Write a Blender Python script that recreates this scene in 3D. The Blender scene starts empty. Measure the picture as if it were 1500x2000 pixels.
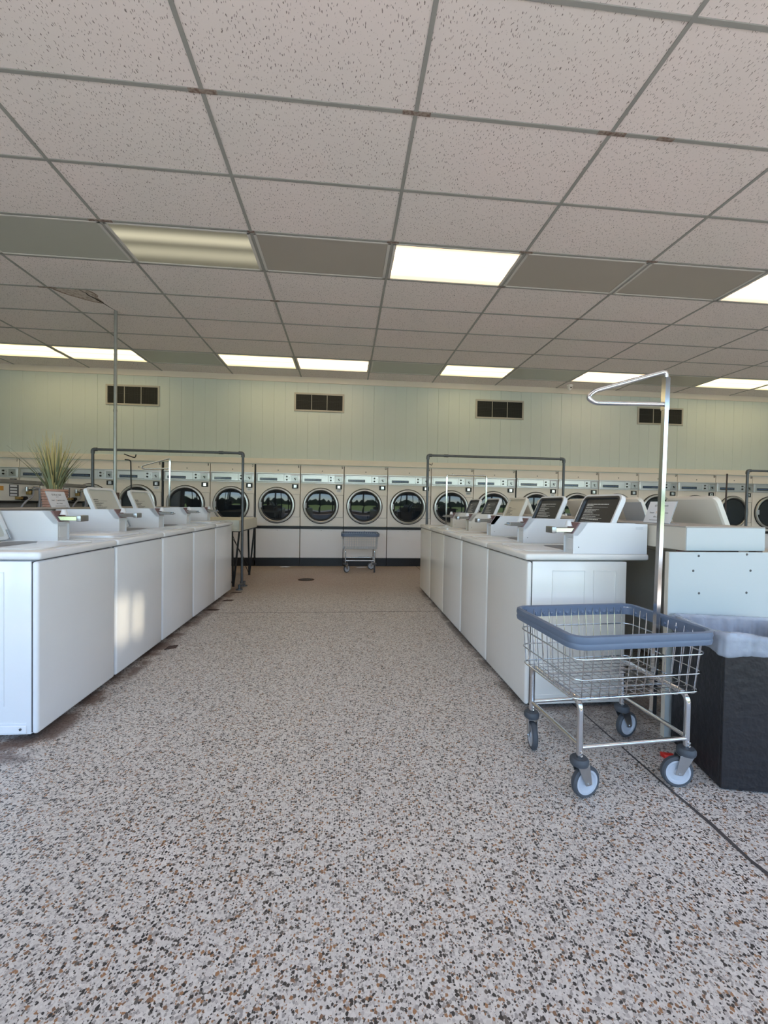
import bpy, bmesh, math, random
from mathutils import Vector, Matrix
random.seed(7)
PI = math.pi
S = bpy.context.scene
COL = S.collection
# ------------------------------------------------------------------ camera
cam_d = bpy.data.cameras.new('camera'); cam = bpy.data.objects.new('camera', cam_d); COL.objects.link(cam); S.camera = cam
cam_d.sensor_fit = 'HORIZONTAL'; cam_d.sensor_width = 36.0; cam_d.lens = 36.0*814.3/1500; cam_d.clip_start = .02; cam_d.clip_end = 400
R_ = Vector((0.99558914, -0.09245296, 0.01595982)); U_ = Vector((-0.01421419, 0.01950911, 0.99970863)); W_ = Vector((0.09273738, 0.99552591, -0.01810891))
M = Matrix.Identity(4)
for i in range(3): M[i][0], M[i][1], M[i][2] = R_[i], U_[i], -W_[i]
M[2][3] = 1.165
cam.matrix_world = M
# ------------------------------------------------------------------ world, daylight, exposure
EXPOSURE = 0.50
S.view_settings.view_transform = 'Standard'; S.view_settings.look = 'None'; S.view_settings.gamma = 1; S.view_settings.use_curve_mapping = False
S.view_settings.exposure = EXPOSURE
SKY = 0.68; TUBE = 4.2; SUN = 15.0
wd = bpy.data.worlds.new('sky'); S.world = wd; wd.use_nodes = True
nt = wd.node_tree; bg = nt.nodes['Background']
sk = nt.nodes.new('ShaderNodeTexSky'); sk.sky_type = 'NISHITA'; sk.sun_disc = False; sk.sun_elevation = math.radians(38); sk.sun_rotation = math.radians(20)
nt.links.new(sk.outputs[0], bg.inputs[0]); bg.inputs[1].default_value = SKY
H = 3.48                                   # ceiling height
X0, X1, Y0, Y1 = -6.9, 11.5, -1.7, 7.8     # room
OPEN = [(-6.5+i*1.8, -6.5+i*1.8+1.7) for i in range(10)]
for a, b in ((-6.5, -0.5), (-0.5, 5.5), (5.5, 11.3)):
    l = bpy.data.lights.new('daylight_portal', 'AREA'); l.shape = 'RECTANGLE'; l.size = b-a; l.size_y = 2.5
    l.cycles.is_portal = True
    o = bpy.data.objects.new('daylight_portal', l); COL.objects.link(o); o.location = ((a+b)/2, Y0-.02, 1.55); o.rotation_euler = (PI/2, 0, 0)

l = bpy.data.lights.new('sun', 'SUN'); l.energy = SUN; l.angle = .009; l.color = (1, .95, .87)
o = bpy.data.objects.new('sun', l); COL.objects.link(o); o.rotation_euler = Vector((-.25, .45, -1.0)).to_track_quat('-Z', 'Y').to_euler()
# added unseen spot lamps outside: two slim beams make the glint on a washer
for (gy, n_, zt) in ((2.885, 9, .51), (3.085, 8, .46)):
    for k in range(n_):
        l = bpy.data.lights.new('glint_spot', 'SPOT'); l.energy = 620; l.spot_size = math.radians(.30); l.spot_blend = .7; l.shadow_soft_size = .012; l.color = (1, .86, .62)
        o = bpy.data.objects.new('glint_spot', l); COL.objects.link(o); src = Vector((5.0, -4.0, 1.6)); tgt = Vector((-1.45, gy, zt-.033*k)); o.location = src
        o.rotation_euler = (tgt-src).to_track_quat('-Z', 'Y').to_euler()

# ------------------------------------------------------------------ materials
def lin(c):
    return tuple(((v/255)/12.92 if v/255 <= .04045 else ((v/255+.055)/1.055)**2.4) for v in c)
MATS = {}
def mat(name, rgb, rough=.5, metal=0., var=.06, vscale=6., bump=0., bscale=60., coat=0., spec=.5, emit=None, es=0., alpha=1., trans=0.):
    if name in MATS: return MATS[name]
    m = bpy.data.materials.new(name); m.use_nodes = True; t = m.node_tree; n = t.nodes; L = t.links
    b = n['Principled BSDF']; c = lin(rgb)
    tc = n.new('ShaderNodeTexCoord'); nz = n.new('ShaderNodeTexNoise'); nz.inputs['Scale'].default_value = vscale; nz.inputs['Detail'].default_value = 4
    L.new(tc.outputs['Object'], nz.inputs['Vector'])
    mx = n.new('ShaderNodeMix'); mx.data_type = 'RGBA'
    mx.inputs[6].default_value = (*[v*(1-var) for v in c], 1); mx.inputs[7].default_value = (*[min(1, v*(1+var)) for v in c], 1)
    L.new(nz.outputs[0], mx.inputs[0]); L.new(mx.outputs[2], b.inputs['Base Color'])
    b.inputs['Roughness'].default_value = rough; b.inputs['Metallic'].default_value = metal; b.inputs['Coat Weight'].default_value = coat
    b.inputs['Coat Roughness'].default_value = .08; b.inputs['Specular IOR Level'].default_value = spec
    b.inputs['Alpha'].default_value = alpha; b.inputs['Transmission Weight'].default_value = trans
    if emit: b.inputs['Emission Color'].default_value = (*emit, 1); b.inputs['Emission Strength'].default_value = es
    if bump:
        n2 = n.new('ShaderNodeTexNoise'); n2.inputs['Scale'].default_value = bscale; L.new(tc.outputs['Object'], n2.inputs['Vector'])
        bp = n.new('ShaderNodeBump'); bp.inputs['Strength'].default_value = bump; bp.inputs['Distance'].default_value = .01
        L.new(n2.outputs[0], bp.inputs['Height']); L.new(bp.outputs[0], b.inputs['Normal'])
    MATS[name] = m
    return m
white = mat('white enamel', (230, 233, 238), .24, var=.02, coat=.3)
almond = mat('almond enamel', (228, 222, 210), .24, var=.03, coat=.3)
almond2 = mat('warm white enamel', (228, 225, 220), .26, var=.02, coat=.2)
casew = mat('coin case paint', (222, 223, 225), .38, var=.02)
casea = mat('almond coin case paint', (214, 208, 197), .38, var=.02)
deckm = mat('worn deck enamel', (212, 212, 210), .32, var=.05, vscale=9)
dark_lid = mat('black lid liner', (42, 45, 50), .4, bump=.1, bscale=30)
grey_lid = mat('grey lid liner', (196, 196, 188), .5)
cream_lid = mat('cream lid', (208, 200, 182), .4, var=.04)
print_w = mat('white print', (205, 207, 205), .6); print_d = mat('dark print', (70, 70, 72), .6)
steel = mat('polished chrome', (205, 207, 210), .14, 1., var=.05, vscale=20)
steel2 = mat('brushed steel', (176, 178, 180), .33, 1., var=.12, vscale=25)
galv = mat('galvanised pipe', (100, 104, 108), .5, .75, var=.25, vscale=14, bump=.2, bscale=90)
conduitm = mat('zinc conduit', (168, 172, 170), .4, .7, var=.15, vscale=18)
black = mat('black paint', (22, 23, 26), .5, var=.2)
blackm = mat('black steel', (18, 18, 20), .45)
kick = mat('black kick board', (20, 20, 24), .45, var=.3, vscale=5)
beige = mat('beige dryer enamel', (224, 214, 204), .36, var=.04, vscale=3)
beige_lo = mat('beige lower panel', (230, 226, 225), .34, var=.04, vscale=2.5)
chrome_panel = mat('brushed chrome panel', (205, 208, 212), .33, .85, var=.05, vscale=4)
navy = mat('navy display strip', (30, 38, 56), .2, coat=.5)
pale_blue = mat('pale blue print', (90, 120, 160), .5)
glass_dark = mat('dark door glass', (24, 30, 37), .04, var=.5, vscale=4, spec=.55)
gasket = mat('black rubber gasket', (18, 18, 20), .6)
ringm = mat('satin aluminium ring', (188, 188, 186), .3, .8)
trimcream = mat('cream painted trim', (222, 213, 200), .5, var=.05, vscale=5)
rim_blue = mat('slate blue rubber bumper', (98, 112, 134), .42, var=.12, vscale=18)
wheel_g = mat('dark grey tyre', (70, 74, 80), .6)
hub_g = mat('pale grey wheel hub', (184, 188, 196), .45)
wood_br = mat('dark reddish plywood', (74, 46, 38), .55, var=.35, vscale=12, bump=.2)
lam = mat('grey laminate', (168, 160, 152), .42, var=.1, vscale=8)
cream_box = mat('cream laminate', (206, 198, 184), .5, var=.03)
panel_w = mat('pale painted panel', (192, 199, 200), .5, var=.03, vscale=2)
bin_m = mat('black painted plywood', (26, 24, 28), .48, var=.4, vscale=9, bump=.5, bscale=28)
paper = mat('sign paper', (226, 226, 230), .6, var=.01)
acry = mat('clear sign holder', (215, 222, 230), .12, alpha=.55)
ltgrey = mat('light grey plastic', (180, 184, 188), .4)
brass = mat('brass valve', (168, 140, 84), .4, .6)
hose = mat('grey braided hose', (150, 150, 154), .5, .2)
gal_back = mat('machine back panel', (226, 222, 214), .5, var=.06, vscale=5)
grey_top = mat('worn grey top', (128, 126, 122), .55, var=.25, vscale=20)
orange = mat('orange sticker', (206, 150, 70), .6); red = mat('red plastic wrapper', (206, 50, 40), .3)
rubber = mat('screw head', (90, 92, 94), .4, .6)
fix_frame = mat('white fixture frame', (200, 198, 192), .45)
grid_m = mat('ceiling grid paint', (150, 151, 146), .5, var=.08, vscale=9)
vent_m = mat('cream vent frame', (172, 168, 158), .5); vent_in = mat('dark vent void', (20, 21, 20), .7); vent_mesh = mat('dark wire mesh', (50, 52, 48), .6)
cam_w = mat('white camera shell', (235, 233, 228), .4); lens_m = mat('black lens', (6, 6, 8), .1)
rust_red = mat('dull red coin slot label', (112, 84, 86), .5)

# terrazzo
def terrazzo():
    m = bpy.data.materials.new('terrazzo'); m.use_nodes = True; t = m.node_tree; n = t.nodes; L = t.links; b = n['Principled BSDF']
    tc = n.new('ShaderNodeTexCoord')
    def math_(op, a, bb=None, c=None):
        q = n.new('ShaderNodeMath'); q.operation = op
        for i, v in enumerate((a, bb, c)):
            if v is None: continue
            if isinstance(v, (int, float)): q.inputs[i].default_value = v
            else: L.new(v, q.inputs[i])
        return q.outputs[0]
    def mix(f, a, bb):
        q = n.new('ShaderNodeMix'); q.data_type = 'RGBA'
        L.new(f, q.inputs[0])
        for i, v in ((6, a), (7, bb)):
            if isinstance(v, tuple): q.inputs[i].default_value = (*v, 1)
            else: L.new(v, q.inputs[i])
        return q.outputs[2]
    nz = n.new('ShaderNodeTexNoise'); nz.inputs['Scale'].default_value = 190; nz.inputs['Detail'].default_value = 1
    L.new(tc.outputs['Object'], nz.inputs['Vector'])
    wv = n.new('ShaderNodeVectorMath'); wv.operation = 'MULTIPLY_ADD'; wv.inputs[1].default_value = (.005, .005, .0); L.new(nz.outputs[1], wv.inputs[0]); L.new(tc.outputs['Object'], wv.inputs[2])
    col = None
    pal1 = [((.0), (206, 200, 194)), (.34, (217, 211, 205)), (.50, (184, 177, 173)), (.60, (160, 154, 150)), (.70, (58, 55, 54)), (.82, (100, 93, 88)), (.90, (158, 118, 86)), (.96, (132, 100, 78))]
    base = n.new('ShaderNodeTexNoise'); base.inputs['Scale'].default_value = 1.3; base.inputs['Detail'].default_value = 5
    L.new(tc.outputs['Object'], base.inputs['Vector'])
    rb = n.new('ShaderNodeValToRGB'); L.new(base.outputs[0], rb.inputs[0])
    rb.color_ramp.elements[0].position = .3; rb.color_ramp.elements[0].color = (*lin((208, 203, 197)), 1)
    rb.color_ramp.elements[1].position = .7; rb.color_ramp.elements[1].color = (*lin((219, 214, 208)), 1)
    cur = rb.outputs[0]
    for (sc, thr, seed) in ((215., .53, 3.), (112., .45, 0.)):
        vo = n.new('ShaderNodeTexVoronoi'); vo.voronoi_dimensions = '2D'; vo.inputs['Scale'].default_value = sc
        mp = n.new('ShaderNodeMapping'); mp.inputs['Location'].default_value = (seed, seed*2, 0); L.new(wv.outputs[0], mp.inputs[0]); L.new(mp.outputs[0], vo.inputs['Vector'])
        sep = n.new('ShaderNodeSeparateColor'); L.new(vo.outputs['Color'], sep.inputs[0])
        rp = n.new('ShaderNodeValToRGB'); rp.color_ramp.interpolation = 'CONSTANT'
        el = rp.color_ramp.elements
        while len(el) < len(pal1): el.new(.5)
        for e, (p, c) in zip(el, pal1): e.position = p; e.color = (*lin(c), 1)
        L.new(sep.outputs[0], rp.inputs[0])
        r = math_('MULTIPLY_ADD', sep.outputs[1], .30, thr-.15)
        inside = math_('LESS_THAN', vo.outputs['Distance'], r)
        cur = mix(inside, cur, rp.outputs[0])
    sx = n.new('ShaderNodeSeparateXYZ'); L.new(tc.outputs['Object'], sx.inputs[0])
    X, Y = sx.outputs[0], sx.outputs[1]
    def band(v, a, b_, soft):
        q = n.new('ShaderNodeMapRange'); q.interpolation_type = 'SMOOTHSTEP'; L.new(v, q.inputs[0]); q.inputs[1].default_value = a-soft; q.inputs[2].default_value = a
        q2 = n.new('ShaderNodeMapRange'); q2.interpolation_type = 'SMOOTHSTEP'; L.new(v, q2.inputs[0]); q2.inputs[1].default_value = b_; q2.inputs[2].default_value = b_+soft; q2.inputs[3].default_value = 1; q2.inputs[4].default_value = 0
        return math_('MULTIPLY', q.outputs[0], q2.outputs[0])
    gn = n.new('ShaderNodeTexNoise'); gn.inputs['Scale'].default_value = 4.2; gn.inputs['Detail'].default_value = 6; gn.inputs['Roughness'].default_value = .65
    L.new(tc.outputs['Object'], gn.inputs['Vector'])
    g = n.new('ShaderNodeMapRange'); L.new(gn.outputs[0], g.inputs[0]); g.inputs[1].default_value = .42; g.inputs[2].default_value = .54
    # grime along the machine fronts, rust in it
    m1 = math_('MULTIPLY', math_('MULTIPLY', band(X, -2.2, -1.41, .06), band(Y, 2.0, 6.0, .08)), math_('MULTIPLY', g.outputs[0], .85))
    m2 = math_('MULTIPLY', math_('MULTIPLY', band(X, 1.14, 2.2, .12), band(Y, 2.06, 2.5, .3)), math_('MULTIPLY_ADD', g.outputs[0], .45, .2))  # darker floor at the near end of the right row
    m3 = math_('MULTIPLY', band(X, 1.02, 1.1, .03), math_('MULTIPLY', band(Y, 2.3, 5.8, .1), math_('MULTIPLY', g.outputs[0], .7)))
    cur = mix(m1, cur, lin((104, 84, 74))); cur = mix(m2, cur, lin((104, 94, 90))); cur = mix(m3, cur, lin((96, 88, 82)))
    m4 = math_('MULTIPLY', band(Y, 6.0, 9., 1.3), .62)  # browner far floor: light falloff and warm light painted in, with dirt
    cur = mix(m4, cur, lin((150, 128, 108)))
    dx = math_('ABSOLUTE', math_('ADD', X, .58)); dy = math_('ABSOLUTE', math_('SUBTRACT', Y, 6.5)); dd = math_('MAXIMUM', dx, math_('MULTIPLY', dy, .9))
    m5 = math_('MULTIPLY', math_('SUBTRACT', 1., math_('MINIMUM', math_('MULTIPLY', dd, 1.6), 1.)), math_('MULTIPLY', gn.outputs[0], .5)); cur = mix(m5, cur, lin((150, 96, 66)))
    L.new(cur, b.inputs['Base Color'])
    rr = n.new('ShaderNodeMapRange'); L.new(base.outputs[0], rr.inputs[0]); rr.inputs[3].default_value = .34; rr.inputs[4].default_value = .5
    L.new(rr.outputs[0], b.inputs['Roughness'])
    return m
def ceiling_mat():
    m = bpy.data.materials.new('fissured ceiling tile'); m.use_nodes = True; t = m.node_tree; n = t.nodes; L = t.links; b = n['Principled BSDF']
    tc = n.new('ShaderNodeTexCoord')
    nz = n.new('ShaderNodeTexNoise'); nz.inputs['Scale'].default_value = 26; L.new(tc.outputs['Object'], nz.inputs['Vector'])
    wv = n.new('ShaderNodeVectorMath'); wv.operation = 'MULTIPLY_ADD'; wv.inputs[1].default_value = (.03, .03, 0); L.new(nz.outputs[1], wv.inputs[0]); L.new(tc.outputs['Object'], wv.inputs[2])
    mp = n.new('ShaderNodeMapping'); mp.inputs['Scale'].default_value = (95, 26, 1); L.new(wv.outputs[0], mp.inputs[0])
    vo = n.new('ShaderNodeTexVoronoi'); vo.voronoi_dimensions = '2D'; vo.inputs['Scale'].default_value = 1; L.new(mp.outputs[0], vo.inputs['Vector'])
    sep = n.new('ShaderNodeSeparateColor'); L.new(vo.outputs['Color'], sep.inputs[0])
    r = n.new('ShaderNodeMath'); r.operation = 'MULTIPLY'; r.inputs[1].default_value = .20; L.new(sep.outputs[0], r.inputs[0])
    lt = n.new('ShaderNodeMath'); lt.operation = 'LESS_THAN'; L.new(vo.outputs['Distance'], lt.inputs[0]); L.new(r.outputs[0], lt.inputs[1])
    n2 = n.new('ShaderNodeTexNoise'); n2.inputs['Scale'].default_value = .9; n2.inputs['Detail'].default_value = 3; L.new(tc.outputs['Object'], n2.inputs['Vector'])
    cr = n.new('ShaderNodeValToRGB'); L.new(n2.outputs[0], cr.inputs[0])
    cr.color_ramp.elements[0].position = .35; cr.color_ramp.elements[0].color = (*lin((226, 220, 215)), 1)
    cr.color_ramp.elements[1].position = .65; cr.color_ramp.elements[1].color = (*lin((232, 222, 218)), 1)
    mx = n.new('ShaderNodeMix'); mx.data_type = 'RGBA'; L.new(lt.outputs[0], mx.inputs[0]); L.new(cr.outputs[0], mx.inputs[6]); mx.inputs[7].default_value = (*lin((138, 130, 124)), 1)
    L.new(mx.outputs[2], b.inputs['Base Color']); b.inputs['Roughness'].default_value = .9; b.inputs['Specular IOR Level'].default_value = .2
    bp = n.new('ShaderNodeBump'); bp.invert = True; bp.inputs['Strength'].default_value = .5; bp.inputs['Distance'].default_value = .003; L.new(lt.outputs[0], bp.inputs['Height']); L.new(bp.outputs[0], b.inputs['Normal'])
    return m
def stain_mat(name, c1, c2, thr=.5, scale=30):
    m = bpy.data.materials.new(name); m.use_nodes = True; t = m.node_tree; n = t.nodes; L = t.links; b = n['Principled BSDF']
    tc = n.new('ShaderNodeTexCoord'); nz = n.new('ShaderNodeTexNoise'); nz.inputs['Scale'].default_value = scale; nz.inputs['Detail'].default_value = 6; L.new(tc.outputs['Object'], nz.inputs['Vector'])
    cr = n.new('ShaderNodeValToRGB'); cr.color_ramp.elements[0].position = thr-.12; cr.color_ramp.elements[0].color = (*lin(c1), 1); cr.color_ramp.elements[1].position = thr+.12; cr.color_ramp.elements[1].color = (*lin(c2), 1)
    L.new(nz.outputs[0], cr.inputs[0]); L.new(cr.outputs[0], b.inputs['Base Color']); b.inputs['Roughness'].default_value = .8
    return m
def wall_mat():
    m = mat('sage green panelling', (198, 207, 202), .5, var=.05, vscale=1.2); return m

# ------------------------------------------------------------------ mesh helpers
class MB:
    def __init__(s): s.bm = bmesh.new(); s.mi = 0
    def _tag(s, faces):
        for f in faces: f.material_index = s.mi
    def hexa(s, P, bev=0, seg=2):
        vs = [s.bm.verts.new(p) for p in P]
        fs = [s.bm.faces.new([vs[i] for i in q]) for q in ((0, 3, 2, 1), (4, 5, 6, 7), (0, 1, 5, 4), (1, 2, 6, 5), (2, 3, 7, 6), (3, 0, 4, 7))]
        s._tag(fs)
        if bev:
            es = list({e for f in fs for e in f.edges})
            r = bmesh.ops.bevel(s.bm, geom=es, offset=bev, segments=seg, profile=.5, affect='EDGES', clamp_overlap=True); s._tag(r['faces'])
        return s
    def box(s, x0, x1, y0, y1, z0, z1, bev=0, seg=2):
        return s.hexa([(x0, y0, z0), (x1, y0, z0), (x1, y1, z0), (x0, y1, z0), (x0, y0, z1), (x1, y0, z1), (x1, y1, z1), (x0, y1, z1)], bev, seg)
    def obox(s, c, ax, ay, az, hx, hy, hz, bev=0):
        c, ax, ay, az = map(Vector, (c, ax, ay, az)); ax.normalize(); ay.normalize(); az.normalize()
        P = [c+ax*hx*i+ay*hy*j+az*hz*k for k in (-1, 1) for i, j in ((-1, -1), (1, -1), (1, 1), (-1, 1))]
        return s.hexa(P, bev)
    def prism(s, prof, y0, y1, plane='xz', bev=0):
        f = {'xz': lambda a, b, c: (a, c, b), 'yz': lambda a, b, c: (c, a, b), 'xy': lambda a, b, c: (a, b, c)}[plane]
        A = [s.bm.verts.new(f(a, b, y0)) for a, b in prof]; B = [s.bm.verts.new(f(a, b, y1)) for a, b in prof]
        n = len(prof); fs = [s.bm.faces.new(A), s.bm.faces.new(B[::-1])]
        for i in range(n): fs.append(s.bm.faces.new([A[i], B[i], B[(i+1) % n], A[(i+1) % n]]))
        bmesh.ops.recalc_face_normals(s.bm, faces=fs); s._tag(fs)
        if bev:
            r = bmesh.ops.bevel(s.bm, geom=list({e for q in fs for e in q.edges}), offset=bev, segments=2, profile=.5, affect='EDGES'); s._tag(r['faces'])
        return s
    def tube(s, pts, r, n=8, closed=False, square=False):
        pts = [Vector(p) for p in pts]; N = len(pts); rings = []
        if square: n = 4
        up = None
        for i, p in enumerate(pts):
            if closed: d = (pts[(i+1) % N]-pts[i-1]).normalized()
            else: d = (pts[min(i+1, N-1)]-pts[max(i-1, 0)]).normalized()
            if up is None:
                up = Vector((0, 0, 1)) if abs(d.z) < .9 else Vector((0, 1, 0))
            a = d.cross(up)
            if a.length < 1e-5: a = d.orthogonal()
            a.normalize(); b = a.cross(d).normalized(); up = b
            rr = r[i] if isinstance(r, (list, tuple)) else r
            off = PI/4 if square else 0
            k = 1.35 if square else 1
            rings.append([s.bm.verts.new(p+a*math.cos(off+2*PI*j/n)*rr*k+b*math.sin(off+2*PI*j/n)*rr*k) for j in range(n)])
        fs = []
        for i in range(N if closed else N-1):
            A, B = rings[i], rings[(i+1) % N]
            for j in range(n): fs.append(s.bm.faces.new([A[j], A[(j+1) % n], B[(j+1) % n], B[j]]))
        if not closed: fs.append(s.bm.faces.new(rings[0][::-1])); fs.append(s.bm.faces.new(rings[-1]))
        s._tag(fs); return s
    def cyl(s, p0, p1, r, n=16, r1=None): return s.tube([p0, p1], [r, r if r1 is None else r1], n)
    def lathe(s, prof, c=(0, 0, 0), axis='z', n=48):
        # prof: (radius, height) list; closed profile if first==last
        c = Vector(c); rings = []
        def pt(r, h, a):
            u, v = r*math.cos(a), r*math.sin(a)
            return c+(Vector((u, v, h)) if axis == 'z' else Vector((u, h, v)) if axis == 'y' else Vector((h, u, v)))
        for r, h in prof:
            rings.append([s.bm.verts.new(pt(max(r, 1e-5), h, 2*PI*j/n)) for j in range(n)])
        fs = []
        for A, B in zip(rings, rings[1:]):
            for j in range(n): fs.append(s.bm.faces.new([A[j], A[(j+1) % n], B[(j+1) % n], B[j]]))
        bmesh.ops.recalc_face_normals(s.bm, faces=fs); s._tag(fs); return s
    def build(s, name, m, parent=None, smooth=None, loc=(0, 0, 0)):
        me = bpy.data.meshes.new(name); s.bm.normal_update(); s.bm.to_mesh(me); s.bm.free()
        for q in (m if isinstance(m, (list, tuple)) else [m]): me.materials.append(q)
        if smooth is not None:
            for p in me.polygons: p.use_smooth = True
            me.set_sharp_from_angle(angle=math.radians(smooth))
        o = bpy.data.objects.new(name, me); COL.objects.link(o); o.location = loc
        if parent: o.parent = parent
        return o
def rrect(x0, x1, y0, y1, r, n=6):
    out = []
    for cx, cy, a0 in ((x1-r, y1-r, 0), (x0+r, y1-r, PI/2), (x0+r, y0+r, PI), (x1-r, y0+r, 1.5*PI)):
        for i in range(n+1):
            a = a0+PI/2*i/n; out.append((cx+r*math.cos(a), cy+r*math.sin(a)))
    return out
def fillet(pts, r, n=5):
    pts = [Vector(p) for p in pts]; out = [pts[0]]
    for a, b, c in zip(pts, pts[1:], pts[2:]):
        d0 = (a-b); d1 = (c-b); rr = min(r, d0.length*.49, d1.length*.49); p0 = b+d0.normalized()*rr; p1 = b+d1.normalized()*rr
        for i in range(n+1):
            t = i/n; out.append(p0*(1-t)**2+b*2*t*(1-t)+p1*t*t)
    out.append(pts[-1]); return out
def thing(name, label, cat, loc=(0, 0, 0), rz=0, group=None):
    o = bpy.data.objects.new(name, None); COL.objects.link(o); o.location = loc; o.rotation_euler = (0, 0, rz); o.empty_display_size = .1
    o['label'] = label; o['category'] = cat
    if group: o['group'] = group
    return o
def tag(o, label, cat, group=None):
    o['label'] = label; o['category'] = cat
    if group: o['group'] = group
    return o
def struct(o): o['kind'] = 'structure'; return o
def dup(root, loc, rz, label, group=None, skip=()):
    r = root.copy(); COL.objects.link(r); r.location = loc; r.rotation_euler = (0, 0, rz); r['label'] = label
    if group: r['group'] = group
    for ch in list(root.children):
        if ch.name.split('.')[0] in skip: continue
        c = ch.copy(); COL.objects.link(c); c.parent = r
        for g in ch.children:
            d = g.copy(); COL.objects.link(d); d.parent = c
    return r
def text(name, body, size, m, parent, loc, rot=(0, 0, 0), align='CENTER', sx=1., ext=.0004, spacing=1.):
    cu = bpy.data.curves.new('t', 'FONT'); cu.body = body; cu.size = size; cu.align_x = align; cu.align_y = 'CENTER'; cu.extrude = ext; cu.space_line = spacing; cu.resolution_u = 3
    o = bpy.data.objects.new('t', cu); COL.objects.link(o)
    dg = bpy.context.evaluated_depsgraph_get(); me = bpy.data.meshes.new_from_object(o.evaluated_get(dg)); bpy.data.objects.remove(o)
    me.materials.clear(); me.materials.append(m)
    q = bpy.data.objects.new(name, me); COL.objects.link(q); q.location = loc; q.rotation_euler = rot; q.scale = (sx, 1, 1); q.parent = parent
    return q

# ================================================================== SETTING
b = MB(); b.box(X0, X1, Y0-.2, Y1+1.2, -.1, 0); floor = struct(b.build('floor', terrazzo()))
dark_joint = mat('dark floor joint', (74, 70, 70), .7, var=.3, vscale=30)
b = MB(); b.box(1.36-.004, 1.36+.004, 1.9, 7.8, 0, .0012)
pts = [(1.361, -1.2), (1.366, .6), (1.362, .95), (1.372, 1.12), (1.358, 1.25), (1.366, 1.4), (1.36, 1.6), (1.36, 1.9)]
wd_ = [.006, .007, .009, .014, .008, .01, .006, .005]
L1 = [b.bm.verts.new((x-w*.9, y, .0013)) for (x, y), w in zip(pts, wd_)]; L2 = [b.bm.verts.new((x+w*.9, y, .0013)) for (x, y), w in zip(pts, wd_)]
for i in range(len(pts)-1): b.bm.faces.new([L1[i], L2[i], L2[i+1], L1[i+1]])
b.box(-1.4, 1.04, 4.486, 4.492, 0, .001)
struct(b.build('trim_1', dark_joint))
tiles = ceiling_mat()
b = MB(); b.box(X0, X1, Y0-.2, Y1+1.2, H, H+.1); ceil = struct(b.build('ceiling', tiles))
GX0, GY0, GW, GD = -2.0561, 1.8687, 1.2192, .6096
b = MB()
for i in range(-4, 12):
    x = GX0+GW*i
    if X0 < x < X1: b.box(x-.012, x+.012, Y0, Y1, H-.006, H+.01, .001, 1)
for j in range(-6, 10):
    y = GY0+GD*j
    if y < Y1: b.box(X0, X1, y-.012, y+.012, H-.0055, H+.01, .001, 1)
struct(b.build('trim_2', grid_m))
# rusty splice plates on the grid
b = MB()
rs = random.Random(3)
for i, j, l in ((1, 1, .075), (2, 1, .08), (3, 1, .085), (0, 3, .09), (1, 3, .03), (2, 3, .05), (3, 3, .06), (4, 3, .05), (-1, 5, .09), (1, 5, .05), (4, 5, .05), (3, 4, .04)):
    x, y = GX0+GW*i, GY0+GD*j; b.box(x-l, x+l*1.1, y-.0125, y+.0125, H-.0068, H-.003)
b.box(GX0+GW*3.25, GX0+GW*3.34, GY0+GD-.0125, GY0+GD+.0125, H-.0068, H-.003)
struct(b.build('trim_3', stain_mat('rusty grid splice', (112, 92, 82), (150, 140, 130), .5, 60)))
# water stain and crack on the tile by the conduit
b = MB(); cx, cy = -2.99, 4.93; A = []
outer = [(-.27, 0), (-.24, .07), (-.17, .15), (-.08, .22), (.02, .29), (.10, .32), (.14, .29), (.13, .18), (.17, .12), (.16, .05), (.12, 0)]
inner = [(-.24, .0), (-.21, .06), (-.15, .13), (-.07, .195), (.02, .26), (.08, .285), (.11, .26), (.10, .17), (.14, .11), (.13, .05), (.09, 0)]
vo_ = [b.bm.verts.new((cx+x, cy+y, H-.0008)) for x, y in outer]; vi_ = [b.bm.verts.new((cx+x, cy+y, H-.0008)) for x, y in inner]
for k in range(len(outer)-1): b.bm.faces.new([vo_[k], vo_[k+1], vi_[k+1], vi_[k]])
struct(b.build('water_stain', stain_mat('brown water ring', (128, 108, 92), (178, 165, 152), .5, 40), ceil))
b = MB(); vi_ = [b.bm.verts.new((cx+x, cy+y, H-.0007)) for x, y in inner]; b.bm.faces.new(vi_)
struct(b.build('water_stain', stain_mat('faded water stain', (150, 134, 118), (200, 190, 180), .42, 34), ceil))
b = MB(); C_ = [(.03, .0, .004), (.065, .08, .006), (.06, .12, .009), (.10, .22, .013), (.12, .30, .009), (.14, .40, .006), (.165, .50, .003), (.20, .56, .001)]
a1 = [b.bm.verts.new((cx+x-w, cy+y, H-.001)) for x, y, w in C_]; a2 = [b.bm.verts.new((cx+x+w, cy+y, H-.001)) for x, y, w in C_]
for k in range(len(C_)-1): b.bm.faces.new([a1[k], a1[k+1], a2[k+1], a2[k]])
struct(b.build('tile_crack', mat('dark crack', (28, 22, 20), .9), ceil))
# back wall with v-grooves
def groove_wall(x0, x1, z0, z1, y):
    b = MB(); prof = [(x0, y)]; x = x0+.1; rr = random.Random(5)
    offs = [.203, .203, .203, .203, .203, .203]
    k = 0
    while x < x1-.02:
        d = .006 if k % 6 == 0 else .0035
        prof += [(x-.004, y), (x, y+d), (x+.004, y)]; x += offs[k % 6]; k += 1
    prof += [(x1, y)]
    lo = [b.bm.verts.new((px, py, z0)) for px, py in prof]; hi = [b.bm.verts.new((px, py, z1)) for px, py in prof]
    for i in range(len(prof)-1): b.bm.faces.new([lo[i], lo[i+1], hi[i+1], hi[i]])
    b.box(x0, x1, y+.02, y+.1, z0, z1)
    return b
struct(groove_wall(X0, X1, 1.86, H, Y1).build('wall_back', wall_mat()))
b = MB(); b.box(X0-.1, X0, Y0, Y1+1.2, 0, H); struct(b.build('wall_left', wall_mat()))
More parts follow.
